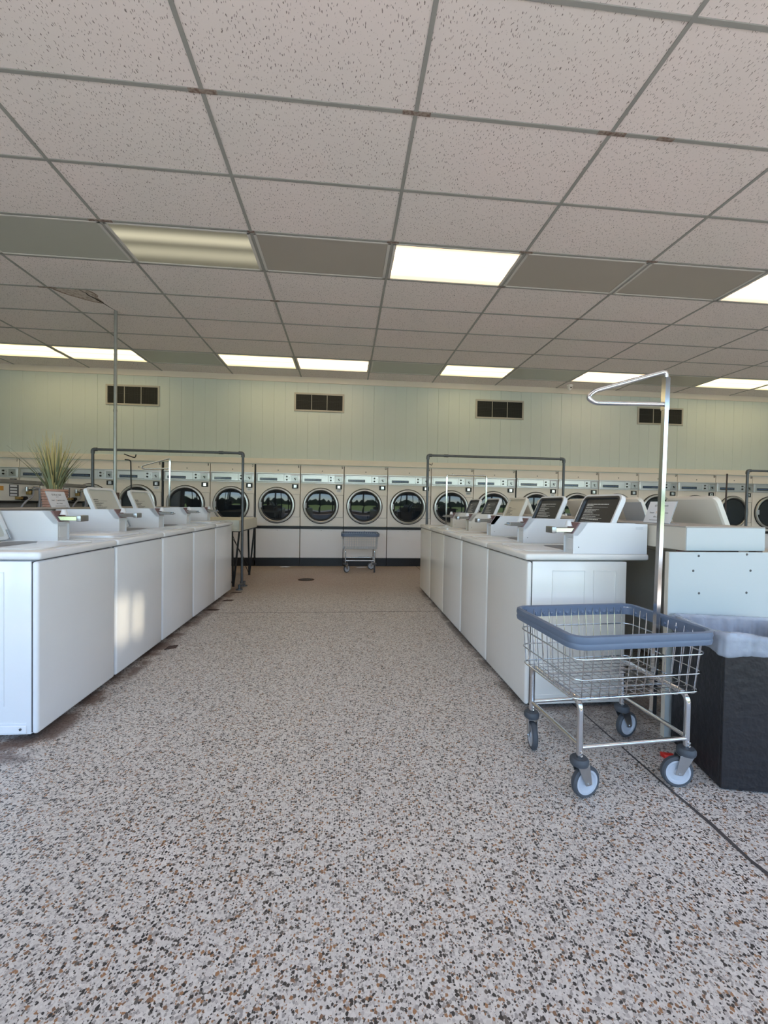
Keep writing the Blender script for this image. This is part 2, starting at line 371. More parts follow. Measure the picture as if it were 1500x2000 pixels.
b = MB(); b.box(X1, X1+.1, Y0, Y1+1.2, 0, H); struct(b.build('wall_right', wall_mat()))
b = MB(); b.box(X0, X1, Y1+1.1, Y1+1.2, 0, H); struct(b.build('wall_utility', mat('plain utility wall', (150, 145, 138), .8)))
b = MB(); b.box(X0, X1, Y1-.018, Y1+.01, 3.375, H, .003, 1); struct(b.build('trim_4', trimcream))
b = MB(); b.box(X0, X1, Y1-.022, Y1+.01, 1.872, 1.972, .004, 1); struct(b.build('trim_5', trimcream))
# storefront wall behind the camera
b = MB()
b.box(X0, X1, Y0-.2, Y0, 0, .3); b.box(X0, X1, Y0-.2, Y0, 2.8, H); b.box(X0, -6.5, Y0-.2, Y0, .3, 2.8); b.box(11.2, X1, Y0-.2, Y0, .3, 2.8)
struct(b.build('wall_front', mat('storefront wall', (170, 160, 150), .7)))
for k, (a, c) in enumerate(OPEN):
    b = MB()
    for x in (a, c-.0): b.box(x-.05, x+.05, Y0-.12, Y0-.04, .3, 2.8)
    b.box(a, c, Y0-.12, Y0-.04, .3, .36); b.box(a, c, Y0-.12, Y0-.04, 2.74, 2.8)
    struct(b.build('window_%d' % (k+1), mat('bronze window frame', (60, 58, 56), .4, .5)))
# outside
b = MB(); b.box(-30, 35, -4.2, Y0-.2, -.12, -.02); struct(b.build('sidewalk', mat('pale concrete', (176, 172, 166), .8)))
b = MB(); b.box(-40, 45, -20, -4.2, -.2, -.14); struct(b.build('parking_lot', mat('grey asphalt', (128, 130, 134), .85, var=.15)))
b = MB(); b.hexa([(-60, -34, -.2), (70, -34, -.2), (70, -15, -.2), (-60, -15, -.2), (-60, -34, 1.3), (70, -34, 1.3), (70, -15, -.12), (-60, -15, -.12)]); struct(b.build('grass_verge', mat('green grass', (104, 128, 66), .9, var=.3, vscale=2)))
b = MB(); rr = random.Random(8); xs = [-60+i*1.3 for i in range(101)]
tp = [(x, 3.3+rr.uniform(-.8, 1.3)) for x in xs]; b.prism([(xs[0], .9)]+tp+[(xs[-1], .9)], -36, -34.2, 'xz'); struct(b.build('added_hedge', mat('added dark hedge', (44, 56, 38), .9, var=.5, vscale=1.2)))  # unseen hedge added to darken what the dryer glass reflects
# ================================================================== DRYERS
NB = {8: (-1.63, -.825), 9: (-.825, -.027), 10: (-.027, .787), 11: (.787, 1.616), 12: (1.616, 2.441), 13: (2.441, 3.274), 14: (3.29, 4.132), 15: (4.132, 4.965), 16: (4.965, 5.803), 17: (5.803, 6.634), 18: (6.634, 7.47), 19: (7.47, 8.287), 20: (8.287, 9.11), 7: (-2.431, -1.65), 6: (-3.24, -2.431), 5: (-4.05, -3.27), 4: (-4.85, -4.05), 3: (-5.636, -4.85), 2: (-6.43, -5.636)}
def make_dryer():
    t = thing('clothes_dryer', '', 'clothes dryer', (0, 0, 0), 0, 'beige tumble dryers built into the back wall')
    b = MB(); b.box(0.003, .797, 0, .9, .742, 1.865, .004, 1); b.box(.010, .790, .02, .9, .10, .742)
    c = b.build('cabinet', beige, t)
    b = MB(); b.box(.004, .796, .004, .03, .155, .690, .003, 1); b.build('lower_panel', beige_lo, t)
    b = MB(); b.lathe([(0, -.004), (.006, -.004), (.006, 0)], (.39, .004, .66), 'y', 10); b.build('panel_lock', rubber, t)
    b = MB(); b.box(0, .8, -.006, .02, .690, .738, .002, 1); b.build('gap_band', kick, t)  # black band at the gap over the lower panel
    b = MB(); b.box(0, .8, -.002, .03, .0, .152, .002, 1); b.build('kick_board', kick, t)
    # access panel seams at right of the door
    b = MB(); b.box(.60, .790, -.003, .001, 1.322, 1.326); b.box(.60, .790, -.003, .001, .905, .910); b.box(.788, .792, -.003, .001, .905, 1.326); b.build('panel_seam', mat('seam', (110, 100, 92), .7), t)
    b = MB(); b.lathe([(0, -.005), (.009, -.005), (.010, 0)], (.397, 0, 1.762), 'y', 12); b.build('lock', rubber, t)
    # control panel
    b = MB(); b.box(.006, .794, -.016, .0, 1.530, 1.712, .004, 2); b.box(.006, .794, -.024, -.012, 1.697, 1.712, .002, 1); b.box(.006, .794, -.024, -.012, 1.530, 1.540, .002, 1)
    cp = b.build('control_panel', chrome_panel, t, 30)
    b = MB(); b.box(.034, .505, -.021, -.015, 1.556, 1.688, .004, 1); b.box(.515, .628, -.019, -.015, 1.556, 1.688, .003, 1); b.build('name_plate', chrome_panel, cp)
    b = MB(); b.box(.072, .385, -.024, -.02, 1.570, 1.618, .001, 1); b.build('display_strip', navy, cp)
    b = MB(); rr = random.Random(2); x = .085
    while x < .37:
        w = rr.uniform(.006, .016); b.box(x, x+w, -.0246, -.0238, 1.588, 1.602); x += w+rr.uniform(.003, .007)
    b.build('printing', pale_blue, cp)
    for z in (1.646, 1.592):
        b = MB(); b.lathe([(0, -.038), (.012, -.038), (.0145, -.034), (.016, -.019), (.020, -.018)], (.556, 0, z), 'y', 16); b.build('knob', blackm if z < 1.6 else rubber, cp, 40)
    b = MB(); b.lathe([(0, -.021), (.005, -.021), (.005, -.018)], (.608, 0, 1.626), 'y', 8); b.build('indicator', blackm, cp)
    b = MB(); b.box(.642, .758, -.026, -.015, 1.556, 1.672, .003, 1); b.box(.652, .748, -.028, -.025, 1.566, 1.662); b.build('coin_meter', steel2, cp)
    b = MB(); b.lathe([(0, -.04), (.01, -.04), (.012, -.027)], (.70, 0, 1.615), 'y', 10); b.box(.695, .735, -.034, -.027, 1.618, 1.624); b.box(.70, .725, -.034, -.027, 1.585, 1.6); b.build('coin_slot', blackm, cp)
    b = MB(); b.box(.650, .764, -.012, .0, 1.432, 1.512, .003, 1); cb = b.build('coin_box', blackm, t)
    b = MB(); b.box(.682, .734, -.016, -.011, 1.446, 1.498, .002, 1); b.lathe([(0, -.026), (.012, -.026), (.014, -.014)], (.708, 0, 1.472), 'y', 12); b.build('coin_box_lock', steel, cb)
    # door
    cx, cz = .378, 1.121
    b = MB(); b.lathe([(.333, 0), (.334, -.012), (.325, -.016), (.318, -.012), (.318, 0)], (cx, 0, cz), 'y', 64); b.build('door_gasket', gasket, t, 40)
    b = MB(); b.lathe([(.322, -.004), (.323, -.026), (.314, -.038), (.292, -.042), (.284, -.036), (.280, -.02)], (cx, 0, cz), 'y', 64); d = b.build('door', ringm, t, 40)
    b = MB(); b.lathe([(.282, -.022), (.276, -.030), (.262, -.030), (.254, -.024)], (cx, 0, cz), 'y', 64); b.build('inner_gasket', gasket, d, 40)
    b = MB(); b.lathe([(.258, -.020), (.20, -.0245), (.1, -.027), (0, -.028)], (cx, 0, cz), 'y', 64); b.build('door_glass', glass_dark, d, 60)
    b = MB(); b.box(cx-.288, cx-.262, -.052, -.030, cz-.045, cz+.055, .005, 2); b.build('door_handle', hub_g, d)
    return t
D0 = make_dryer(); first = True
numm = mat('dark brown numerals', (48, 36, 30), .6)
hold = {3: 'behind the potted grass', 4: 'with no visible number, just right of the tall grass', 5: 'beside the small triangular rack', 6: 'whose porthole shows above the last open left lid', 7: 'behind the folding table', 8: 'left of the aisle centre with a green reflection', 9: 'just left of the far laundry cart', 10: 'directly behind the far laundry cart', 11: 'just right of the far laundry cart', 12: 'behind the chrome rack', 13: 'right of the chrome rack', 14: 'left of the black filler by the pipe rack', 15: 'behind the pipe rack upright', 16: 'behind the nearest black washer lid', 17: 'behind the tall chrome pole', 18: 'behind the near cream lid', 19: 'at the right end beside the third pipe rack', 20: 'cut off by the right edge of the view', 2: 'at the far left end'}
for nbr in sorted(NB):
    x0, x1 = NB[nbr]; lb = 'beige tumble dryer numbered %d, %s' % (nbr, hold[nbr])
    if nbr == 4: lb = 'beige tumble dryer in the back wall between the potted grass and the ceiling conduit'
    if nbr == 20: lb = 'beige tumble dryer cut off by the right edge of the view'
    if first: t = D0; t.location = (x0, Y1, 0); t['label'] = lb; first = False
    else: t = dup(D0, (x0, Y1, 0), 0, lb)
    t.scale = ((x1-x0-.004)/.8, 1, 1)
    text('number', str(nbr), .062, numm, t, (.765 if nbr != 11 else .755, -.002, 1.832), (PI/2, 0, 0), sx=.8)
# stickers below coin boxes of a few dryers
for nbr, dz in ((5, 0), (7, 0), (9, 0), (12, .0), (14, .0)):
    o = [q for q in bpy.data.objects if q.get('label', '').startswith('beige tumble dryer numbered %d,' % nbr)][0]
    b = MB(); b.box(.664, .75, -.0015, .0, 1.375, 1.425); s_ = b.build('sticker', paper if nbr != 12 else ltgrey, o); s_['label'] = 'small pale instruction sticker'
    b = MB(); b.box(.674, .74, -.002, -.0014, 1.405, 1.411); b.box(.674, .73, -.002, -.0014, 1.390, 1.395); b.build('sticker_print', print_d, s_)
# fillers
b = MB(); b.box(-1.650, -1.631, -.0+Y1-.002, Y1+.3, .1, 1.865); tag(b.build('filler_strip', kick), 'thin black filler strip between dryers 7 and 8', 'filler strip')
b = MB(); b.box(3.276, 3.289, Y1-.004, Y1+.3, .1, 1.865); tag(b.build('filler_strip', kick), 'thin dark filler strip between dryers 13 and 14', 'filler strip')
b = MB(); b.box(-3.269, -3.242, Y1-.004, Y1+.3, .1, 1.865); tag(b.build('filler_strip', kick), 'dark filler strip between dryers 5 and 6', 'filler strip')

# ================================================================== WALL VENTS, CAMERA
def vent(x0, x1, z0, z1, label):
    t = thing('wall_vent', label, 'vent', (x0, Y1, z0), 0, 'dark vents high on the green wall')
    w, h = x1-x0, z1-z0; f = .032
    b = MB(); b.box(0, w, -.016, 0, 0, f, .002, 1); b.box(0, w, -.016, 0, h-f, h, .002, 1); b.box(0, f, -.016, 0, f, h-f, .002, 1); b.box(w-f, w, -.016, 0, f, h-f, .002, 1)
    b.build('frame', vent_m, t)
    b = MB(); b.box(f, w-f, -.004, 0, f, h-f); b.build('void', vent_in, t)
    for k in (1, 2):
        b = MB(); x = f+(w-2*f)*k/3; b.box(x-.005, x+.005, -.014, -.004, f, h-f); b.build('divider', vent_m, t)
    b = MB(); n = 44
    for i in range(1, n): x = f+(w-2*f)*i/n; b.box(x-.0012, x+.0012, -.009, -.006, f, h-f)
    for i in range(1, 17): z = f+(h-2*f)*i/17; b.box(f, w-f, -.007, -.005, z-.0012, z+.0012)
    b.box(f, w-f, -.011, -.006, h*.56, h*.56+.006)
    b.build('mesh_grille', vent_mesh, t)
vent(-4.222, -3.315, 2.845, 3.206, 'dark wall vent at the left, behind the ceiling conduit')
vent(-.957, -.046, 2.850, 3.19, 'dark wall vent above dryers 8 and 9')
vent(2.448, 3.399, 2.838, 3.2, 'dark wall vent above the right pipe rack, beside the ceiling camera')
vent(5.736, 6.707, 2.835, 3.18, 'dark wall vent behind the tall chrome pole')
t = thing('security_camera', 'small white dome security camera on the ceiling by the back wall', 'security camera', (4.198, 7.575, H))
b = MB(); b.lathe([(0, 0), (.055, 0), (.055, -.018), (.045, -.03), (0, -.03)], (0, 0, 0), 'z', 24); b.build('base', cam_w, t, 40)
b = MB(); b.lathe([(0, .045)]+[(.045*math.sin(a), .045*math.cos(a)) for a in [PI*i/12 for i in range(1, 12)]]+[(0, -.045)], (0, 0, -.052), 'z', 24); ey = b.build('eyeball', cam_w, t, 60)
b = MB(); b.lathe([(0, -.050), (.012, -.050), (.014, -.040)], (.0, 0, -.058), 'y', 16); b.build('lens', lens_m, ey, 40)

# ================================================================== CEILING LIGHTS
def tubes_mat(name, col, st, base=(214, 208, 196)):
    m = bpy.data.materials.new(name); m.use_nodes = True; tt = m.node_tree; n = tt.nodes; L = tt.links; bs = n['Principled BSDF']
    bs.inputs['Base Color'].default_value = (*lin(base), 1); bs.inputs['Roughness'].default_value = .35
    tc = n.new('ShaderNodeTexCoord'); sp = n.new('ShaderNodeSeparateXYZ'); L.new(tc.outputs['Object'], sp.inputs[0])
    ws = []
    for (yc, wdt, k) in ((.17, .12, 1.), (.40, .15, .62)):
        a = n.new('ShaderNodeMath'); a.operation = 'SUBTRACT'; L.new(sp.outputs[1], a.inputs[0]); a.inputs[1].default_value = yc
        c = n.new('ShaderNodeMath'); c.operation = 'ABSOLUTE'; L.new(a.outputs[0], c.inputs[0])
        q = n.new('ShaderNodeMapRange'); q.interpolation_type = 'SMOOTHSTEP'; L.new(c.outputs[0], q.inputs[0]); q.inputs[1].default_value = 0; q.inputs[2].default_value = wdt; q.inputs[3].default_value = k; q.inputs[4].default_value = 0
        ws.append(q.outputs[0])
    a = n.new('ShaderNodeMath'); a.operation = 'ADD'; L.new(ws[0], a.inputs[0]); L.new(ws[1], a.inputs[1])
    e = n.new('ShaderNodeMath'); e.operation = 'MULTIPLY_ADD'; L.new(a.outputs[0], e.inputs[0]); e.inputs[1].default_value = st*.9; e.inputs[2].default_value = st*.22
    bs.inputs['Emission Color'].default_value = (*col, 1); L.new(e.outputs[0], bs.inputs['Emission Strength'])
    return m
off_m = mat('unlit diffuser', (168, 162, 152), .3, var=.03, vscale=2)
off_g = mat('unlit greenish diffuser', (176, 178, 168), .3, var=.03, vscale=2)
bright = tubes_mat('lit warm diffuser', (1, .73, .46), TUBE)
bright2 = tubes_mat('lit yellow diffuser', (1, .78, .40), TUBE*.95)
dim = tubes_mat('weakly lit diffuser', (1, .92, .66), TUBE*.085, (120, 118, 104))
cool_fill = tubes_mat('added fill diffuser', (1, .95, .92), 2.2)  # only for the added fill panels out of view
def fixture(i, j, m, label, lit):
    x, y = GX0+GW*i, GY0+GD*j
    t = thing('ceiling_light', label, 'ceiling light', (x, y, H), 0, 'lit ceiling light panels' if lit else 'unlit ceiling light panels')
    b = MB(); e = .014; f = .026
    b.box(e, GW-e, e, e+f-.01, -.010, .006, .002, 1); b.box(e, GW-e, GD-e-f+.01, GD-e, -.010, .006, .002, 1)
    b.box(e, e+f, e, GD-e, -.010, .006, .002, 1); b.box(GW-e-f, GW-e, e, GD-e, -.010, .006, .002, 1); b.build('frame', fix_frame, t)
    b = MB(); b.box(e+f-.004, GW-e-f+.004, e+.012, GD-e-.012, -.004, -.001); b.build('diffuser', m, t)
ROWA = {-1: (off_g, 0, 'unlit grey ceiling light panel at the left end of the near light row'), 0: (dim, 1, 'weakly glowing ceiling light panel, second from left in the near row'), 1: (off_m, 0, 'unlit ceiling light panel between the weak panel and the bright panel'), 2: (bright, 1, 'bright warm ceiling light panel in the middle of the near row'), 3: (off_m, 0, 'unlit ceiling light panel just right of the bright central panel'), 4: (off_m, 0, 'unlit ceiling light panel left of the lit one at the right edge, near row'), 5: (bright, 1, 'bright ceiling light panel cut off by the right edge, near row')}
for i, (m_, lit, lb) in ROWA.items(): fixture(i, 3, m_, lb, lit)
ROWB = {-3: (bright2, 1, 'lit ceiling light panel at the left edge of the far light row'), -2: (bright2, 1, 'lit ceiling light panel crossed by the conduit, far row'), -1: (off_g, 0, 'unlit ceiling light panel right of the conduit, far row'), 0: (bright2, 1, 'lit yellowish ceiling light panel above dryers 7 and 8, far row'), 1: (bright, 1, 'lit pinkish ceiling light panel above dryers 8 and 9, far row'), 2: (off_g, 0, 'unlit ceiling light panel above dryers 10 and 11, far row'), 3: (bright2, 1, 'lit ceiling light panel above dryers 11 and 12, far row'), 4: (off_g, 0, 'unlit ceiling light panel left of the security camera, far row'), 5: (bright, 1, 'lit ceiling light panel behind the tip of the chrome rack arm, far row'), 6: (off_m, 0, 'unlit ceiling light panel behind the chrome rack pole, far row'), 7: (bright2, 1, 'lit ceiling light panel near the right edge, far row'), 8: (bright2, 1, 'lit ceiling light panel cut off by the right edge, far row')}
for i, (m_, lit, lb) in ROWB.items(): fixture(i, 8, m_, lb, lit)
for i in range(-3, 9): fixture(i, -2, cool_fill, 'added unseen fill panel over the storefront windows, %s from the left' % ['first','second','third','fourth','fifth','sixth','seventh','eighth','ninth','tenth','eleventh','twelfth'][i+3], True)  # fill panels added behind the camera to brighten the room
for i in range(6, 11): fixture(i, 3, cool_fill, 'added unseen fill panel beyond the right end of the near row, %s one along' % ['first','second','third','fourth','fifth'][i-6], True)  # more fill panels added out of view, for the right side

# ================================================================== WASHERS
WW = .668
def make_washer(bodym, casem, lid, deck=deckm, open_=True):
    """local: front face y=0 towards -y, width x 0..WW (coin case at high x), z up"""
    t = thing('washing_machine', '', 'washing machine')
    b = MB(); b.box(0, WW, 0, .030, .022, .851, .014, 4); b.build('front_panel', bodym, t, 30)
    b = MB(); b.box(.001, WW-.001, .0315, .605, .022, .851, .004, 2)
    for s_ in (0, WW):   # embossed outlines on the side panels
        x0, x1 = (s_-.0018, s_+.002) if s_ == 0 else (s_-.002, s_+.0018)
        for y0, y1 in ((.15, .345), (.40, .535)):
            b.box(x0, x1, y0, y0+.003, .16, .80); b.box(x0, x1, y1, y1+.003, .16, .80); b.box(x0, x1, y0, y1+.003, .797, .80)
        b.box(x0, x1, .05, .555, .075, .078); b.box(x0, x1, .05, .555, .028, .03)
    b.build('body', bodym, t, 30)
    b = MB(); b.box(.006, WW-.006, .02, .04, .03, .85); b.build('seam_shade', blackm, t)  # black fill set into the panel seam as its shade
    for x in (.05, WW-.05):
        for y in (.06, .54):
            b = MB(); b.cyl((x, y, 0), (x, y, .024), .018, 12); b.build('foot', blackm, t)
    for x0, x1, q in ((WW-.001, WW+.004, 1), (-.004, .001, -1)):
        b = MB(); b.box(x0, x1, .05 if q < 0 else .50, .575, .030, .066, .002, 1); b.build('base_strip', bodym, t)
        xx = WW+.003 if q > 0 else -.003; yy = .515 if q > 0 else .075
        b = MB(); b.cyl((xx, yy, .050), (xx+q*.0035, yy, .050), .006, 10); b.build('screw', rubber, t)
    # deck with recessed well
    b = MB(); b.box(-.004, WW+.004, -.012, .742, .858, .897, .014, 4); dk = b.build('deck', bodym, t, 30)
    b = MB(); ox = .12 if False else .0
    pr = rrect(.10, .545, .05, .50, .05)
    b.tube([(x, y, .898) for x, y in pr], .004, 6, True); b.build('deck_ridge', deck, dk)
    lx0, lx1, hy = .125, .545, .53     # lid
    def M_(x): return WW-x
    if open_:
        ang = math.radians(113)
        ax = Vector((0, math.cos(ang)*-1, math.sin(ang)))  # direction up the lid (leans to +y)
        ax = Vector((0, math.sin(math.radians(23)), math.cos(math.radians(23)))); nn = Vector((0, math.cos(math.radians(23)), -math.sin(math.radians(23))))
        o = Vector((0, hy, .903)); LL = .375
        def P(u, v, w): return o+Vector((M_(u), 0, 0))+ax*v+nn*w
        # outer shell: rounded rect sheet with raised rim (dish)
        outer = rrect(lx0, lx1, 0, LL, .045, 6)
        b = MB(); n = len(outer)
        inn = rrect(lx0+.02, lx1-.02, .02, LL-.02, .03, 6)
        rings = [[b.bm.verts.new(P(u, v, w_)) for u, v in prf] for prf, w_ in ((inn, .002), (inn, -.016), (outer, -.016), (outer, .014), (rrect(lx0+.01, lx1-.01, .01, LL-.01, .04, 6), .022))]
        fs = []
        for A, B in zip(rings, rings[1:]):
            for j in range(n): fs.append(b.bm.faces.new([A[j], A[(j+1) % n], B[(j+1) % n], B[j]]))
        fs.append(b.bm.faces.new(rings[-1])); bmesh.ops.recalc_face_normals(b.bm, faces=fs)
        shell_m = {'dark': casew, 'grey': casew, 'cream': casea}[lid]
        l = b.build('lid', cream_lid if bodym is almond else shell_m, t, 35)
        rimw = {'dark': casew, 'grey': casew, 'cream': casea}[lid]
        l.data.materials[0] = rimw if bodym is not cream_lid else cream_lid
        b = MB(); vs = [b.bm.verts.new(P(u, v, .0015)) for u, v in inn]; vs2 = [b.bm.verts.new(P(u, v, -.003)) for u, v in inn]
        b.bm.faces.new(vs); b.bm.faces.new(vs2[::-1])
        for j in range(len(inn)): b.bm.faces.new([vs[j], vs[(j+1) % len(inn)], vs2[(j+1) % len(inn)], vs2[j]])
        bmesh.ops.recalc_face_normals(b.bm, faces=b.bm.faces[:])
        b.build('liner', {'dark': dark_lid, 'grey': grey_lid, 'cream': cream_lid}[lid], l)
        if lid == 'dark':   # dark inner wall along the rim
            b = MB(); r_ = [[b.bm.verts.new(P(u, v, w_)) for u, v in prf] for prf, w_ in ((rrect(lx0+.012, lx1-.012, .012, LL-.012, .036, 6), -.0166), (rrect(lx0+.024, lx1-.024, .024, LL-.024, .028, 6), -.0166), (rrect(lx0+.03, lx1-.03, .03, LL-.03, .028, 6), -.003))]
            for A, B in zip(r_, r_[1:]):
                for j in range(len(A)): b.bm.faces.new([A[j], A[(j+1) % len(A)], B[(j+1) % len(A)], B[j]])
            b.build('inner_edge', dark_lid, l)
        b = MB(); rr = random.Random(11)     # printed care panel: rows of tiny unreadable lines
        rows = [(.245, .30, .005), (.236, .10, .006), (.226, .30, .002), (.219, .09, .004), (.206, .20, .004), (.198, .16, .004), (.188, .12, .004), (.180, .14, .003), (.168, .24, .004), (.156, .19, .004), (.145, .28, .003), (.134, .24, .006), (.118, .28, .002), (.108, .09, .003), (.095, .07, .004)]
        k = .8 if lid == 'dark' else .62
        for v, w_, h_ in rows:
            v += .062 if lid == 'dark' else .03
            if lid != 'dark' and (v > .27): continue
            u0 = lx1-.06; x = 0
            while x < w_*k:
                seg = min(rr.uniform(.012, .05), w_*k-x)
                u = u0-x; c0 = [P(u, v, -.004), P(u-seg, v, -.004), P(u-seg, v+h_, -.004), P(u, v+h_, -.004)]
                c1 = [P(u, v, -.0034), P(u-seg, v, -.0034), P(u-seg, v+h_, -.0034), P(u, v+h_, -.0034)]
                b.hexa(c0+c1); x += seg+.004
        b.build('care_label', print_w if lid == 'dark' else print_d, l)
        for u in (lx0+.012, lx1-.012):
            b = MB(); b.obox(P(u, .03, -.02), (1, 0, 0), ax, nn, .006, .03, .003, .001); b.build('hinge', steel2, l)
        b = MB(); b.cyl(P(lx0+.022, .16, -.012), P(lx0+.03, .16, -.012), .010, 12); b.build('catch', ltgrey, l)
        # open well
        b = MB(); w_ = [(M_(u), v) for u, v in rrect(lx0+.03, lx1-.03, .33, .50, .05)]
        vs = [b.bm.verts.new((x, y, .8985)) for x, y in w_]; b.bm.faces.new(vs); b.build('tub_opening', mat('tub interior', (120, 122, 124), .5), dk)
    else:
        b = MB(); pr = [(M_(u), v) for u, v in rrect(lx0, lx1, .10, .10+.40, .045)]
        b.prism(pr, .8965, .912, 'xy', .003); b.build('lid', bodym, t, 40)
    # coin case: trapezoid side plates, recessed front
    prof = [(.272, .897), (.272, 1.012), (.317, 1.078), (.728, 1.073), (.728, .897)]
    x1c = WW-.001; x0c = x1c-.107
    b = MB(); b.prism(prof, x1c-.003, x1c, 'yz'); b.prism(prof, x0c, x0c+.003, 'yz'); b.prism([(y+(.010 if y < .5 else -.002), z-(.002 if z > .9 else 0)) for y, z in prof], x0c+.003, x1c-.003, 'yz')
    b.prism([(.272, 1.000), (.272, 1.012), (.317, 1.078), (.36, 1.0775), (.30, 1.0)], x0c, x1c, 'yz')
    cs = b.build('coin_case', casem, t)
    b = MB(); b.box(x0c+.02, x1c-.02, .278, .283, .915, .985, .002, 1); b.build('money_box_door', casem, cs)
    b = MB(); b.cyl((x1c, .305, .935), (x1c+.0015, .305, .935), .003, 8); b.build('screw', blackm, cs)
    b = MB(); b.box(x1c, x1c+.001, .655, .70, 1.052, 1.054); b.box(x1c, x1c+.001, .655, .70, 1.044, 1.046); b.build('maker_plate', ltgrey, cs)
    b = MB(); b.hexa([(x0c+.008, .268, 1.014), (x1c-.008, .268, 1.014), (x1c-.008, .309, 1.079), (x0c+.008, .309, 1.079), (x0c+.008, .276, 1.012), (x1c-.008, .276, 1.012), (x1c-.008, .318, 1.077), (x0c+.008, .318, 1.077)]); b.build('coin_label', rust_red, cs)
    # coin slide
    xc = (x0c+x1c)/2
    b = MB(); b.box(xc-.036, xc+.036, .160, .305, 1.026, 1.034, .002, 1); b.box(xc-.038, xc-.030, .175, .30, 1.020, 1.046, .002, 1); b.box(xc+.030, xc+.038, .175, .30, 1.020, 1.046, .002, 1); sl = b.build('coin_slide', steel, cs)
    b = MB(); b.box(xc-.040, xc+.040, .150, .178, 1.014, 1.052, .004, 2); b.build('push_handle', steel2, sl, 40)
    b = MB(); b.lathe([(0, .03), (.012, .03), (.020, 0), (.024, -.004)], (xc, .270, 1.058), 'z', 16); b.build('cycle_knob', casew, cs, 40)
    return t
def lay(row, spec, xf, ys, rz, dz=0.0):
    """place washers: spec list of (proto, label)"""
    for (pr, lb), y in zip(spec, ys):
        loc = (xf, y, dz)
        if not pr.get('used'):
            pr['t'].location = loc; pr['t'].rotation_euler = (0, 0, rz); pr['t']['label'] = lb; pr['t']['group'] = row; pr['used'] = 1
        else: dup(pr['t'], loc, rz, lb, row)
PW_dark = dict(t=make_washer(almond2, casew, 'dark')); PA_dark = dict(t=make_washer(almond, casea, 'dark')); PW_cream = dict(t=make_washer(almond2, casew, 'cream'))
L_open = dict(t=make_washer(white, casew, 'grey')); L_shut = dict(t=make_washer(white, casew, 'grey', open_=False)); B_open = dict(t=make_washer(almond, casea, 'cream'))
RG = 'top-loading washers along the right of the aisle'; LG = 'top-loading washers along the left of the aisle'; BG = 'top-loading washers behind the right row'
# right row: front faces -x (rz=-90deg): local +x -> -y, so origin sits at the far end of each machine
ys = [2.965, 3.645, 4.335, 5.015, 5.695]
lay(RG, [(PW_dark, 'right-row washing machine nearest the viewer, behind the laundry cart, black lid open'),
         (PW_dark, 'second washing machine from the near end of the right row, black lid open'),
         (PW_cream, 'washing machine in the middle of the right row with a cream lid open'),
         (PA_dark, 'almond washing machine fourth in the right row, black lid open'),
         (PA_dark, 'almond washing machine at the far end of the right row, black lid open')], 1.045, ys, -PI/2)
# left row: faces +x (rz=+90): local +x -> +y, origin at near end
ys = [2.120, 2.806, 3.490, 4.176, 4.862]
lay(LG, [(L_open, 'white washing machine nearest the viewer in the left row, lid open'),
         (L_shut, 'second white washing machine of the left row, bright glint on its front'),
         (L_open, 'third white washing machine of the left row, lid open beside the small sign'),
         (L_open, 'fourth white washing machine of the left row, open lid in front of dryer 5'),
         (L_shut, 'white washing machine at the far end of the left row by the folding table')], -1.45, ys, PI/2, .016)
# row behind the right one: faces +x
ys = [2.30, 2.985, 3.67, 4.355, 5.04]
lay(BG, [(B_open, 'cream washing machine behind the right end panel, big lid raised above the boxed shelf'),
         (B_open, 'cream washing machine with lid raised behind the nearest black lid and sign'),
         (B_open, 'cream washing machine with lid raised behind the second black lid, third in its row'),
         (B_open, 'cream washing machine, fourth of the row behind the right aisle row'),
         (B_open, 'cream washing machine at the far end of the row behind the right aisle row')], 3.01, ys, PI/2)

# ================================================================== CHASE BETWEEN RIGHT ROWS, END PANEL, BIN
t = thing('utility_shelf', 'cream laminate boxed shelf with grey top between the right washer rows', 'shelf', (1.79, 2.04, 0))
b = MB(); b.box(0, .455, 0, 3.65, .945, 1.070, .002, 1); bx_ = b.build('box', [cream_box], t)
b = MB(); b.box(-.003, .458, -.003, 3.65, 1.0705, 1.0755, .001, 1); b.build('top', lam, t)
b = MB(); b.box(.001, .454, -.006, -.0005, .947, 1.069, .001, 1); b.build('end_cap', panel_w, t)
for x in (-.03, .40):
    b = MB(); b.box(x+.03, x+.07, .02, .06, 0, .944); b.build('post', wood_br, t)
b = MB(); b.box(.05, .41, .10, .12, 0, .94); b.build('back_board', wood_br, t)
t = thing('end_panel', 'pale blue-white painted panel with screws, behind the black bin', 'panel', (1.636, 1.963, 0))
b = MB(); b.box(0, .80, 0, .022, .0, .947, .002, 1); b.build('board', panel_w, t)
b = MB(); b.box(-.002, .0, -.0, .024, .0, .947); b.build('edge_strip', cream_box, t)
for x, z in ((1.798, .928), (2.066, .937), (1.770, .852), (2.089, .853), (1.805, .737), (2.07, .739)):
    b = MB(); b.lathe([(0, -.003), (.004, -.003), (.0065, 0)], (x-1.636, 0, z), 'y', 10); b.build('screw', rubber, t)
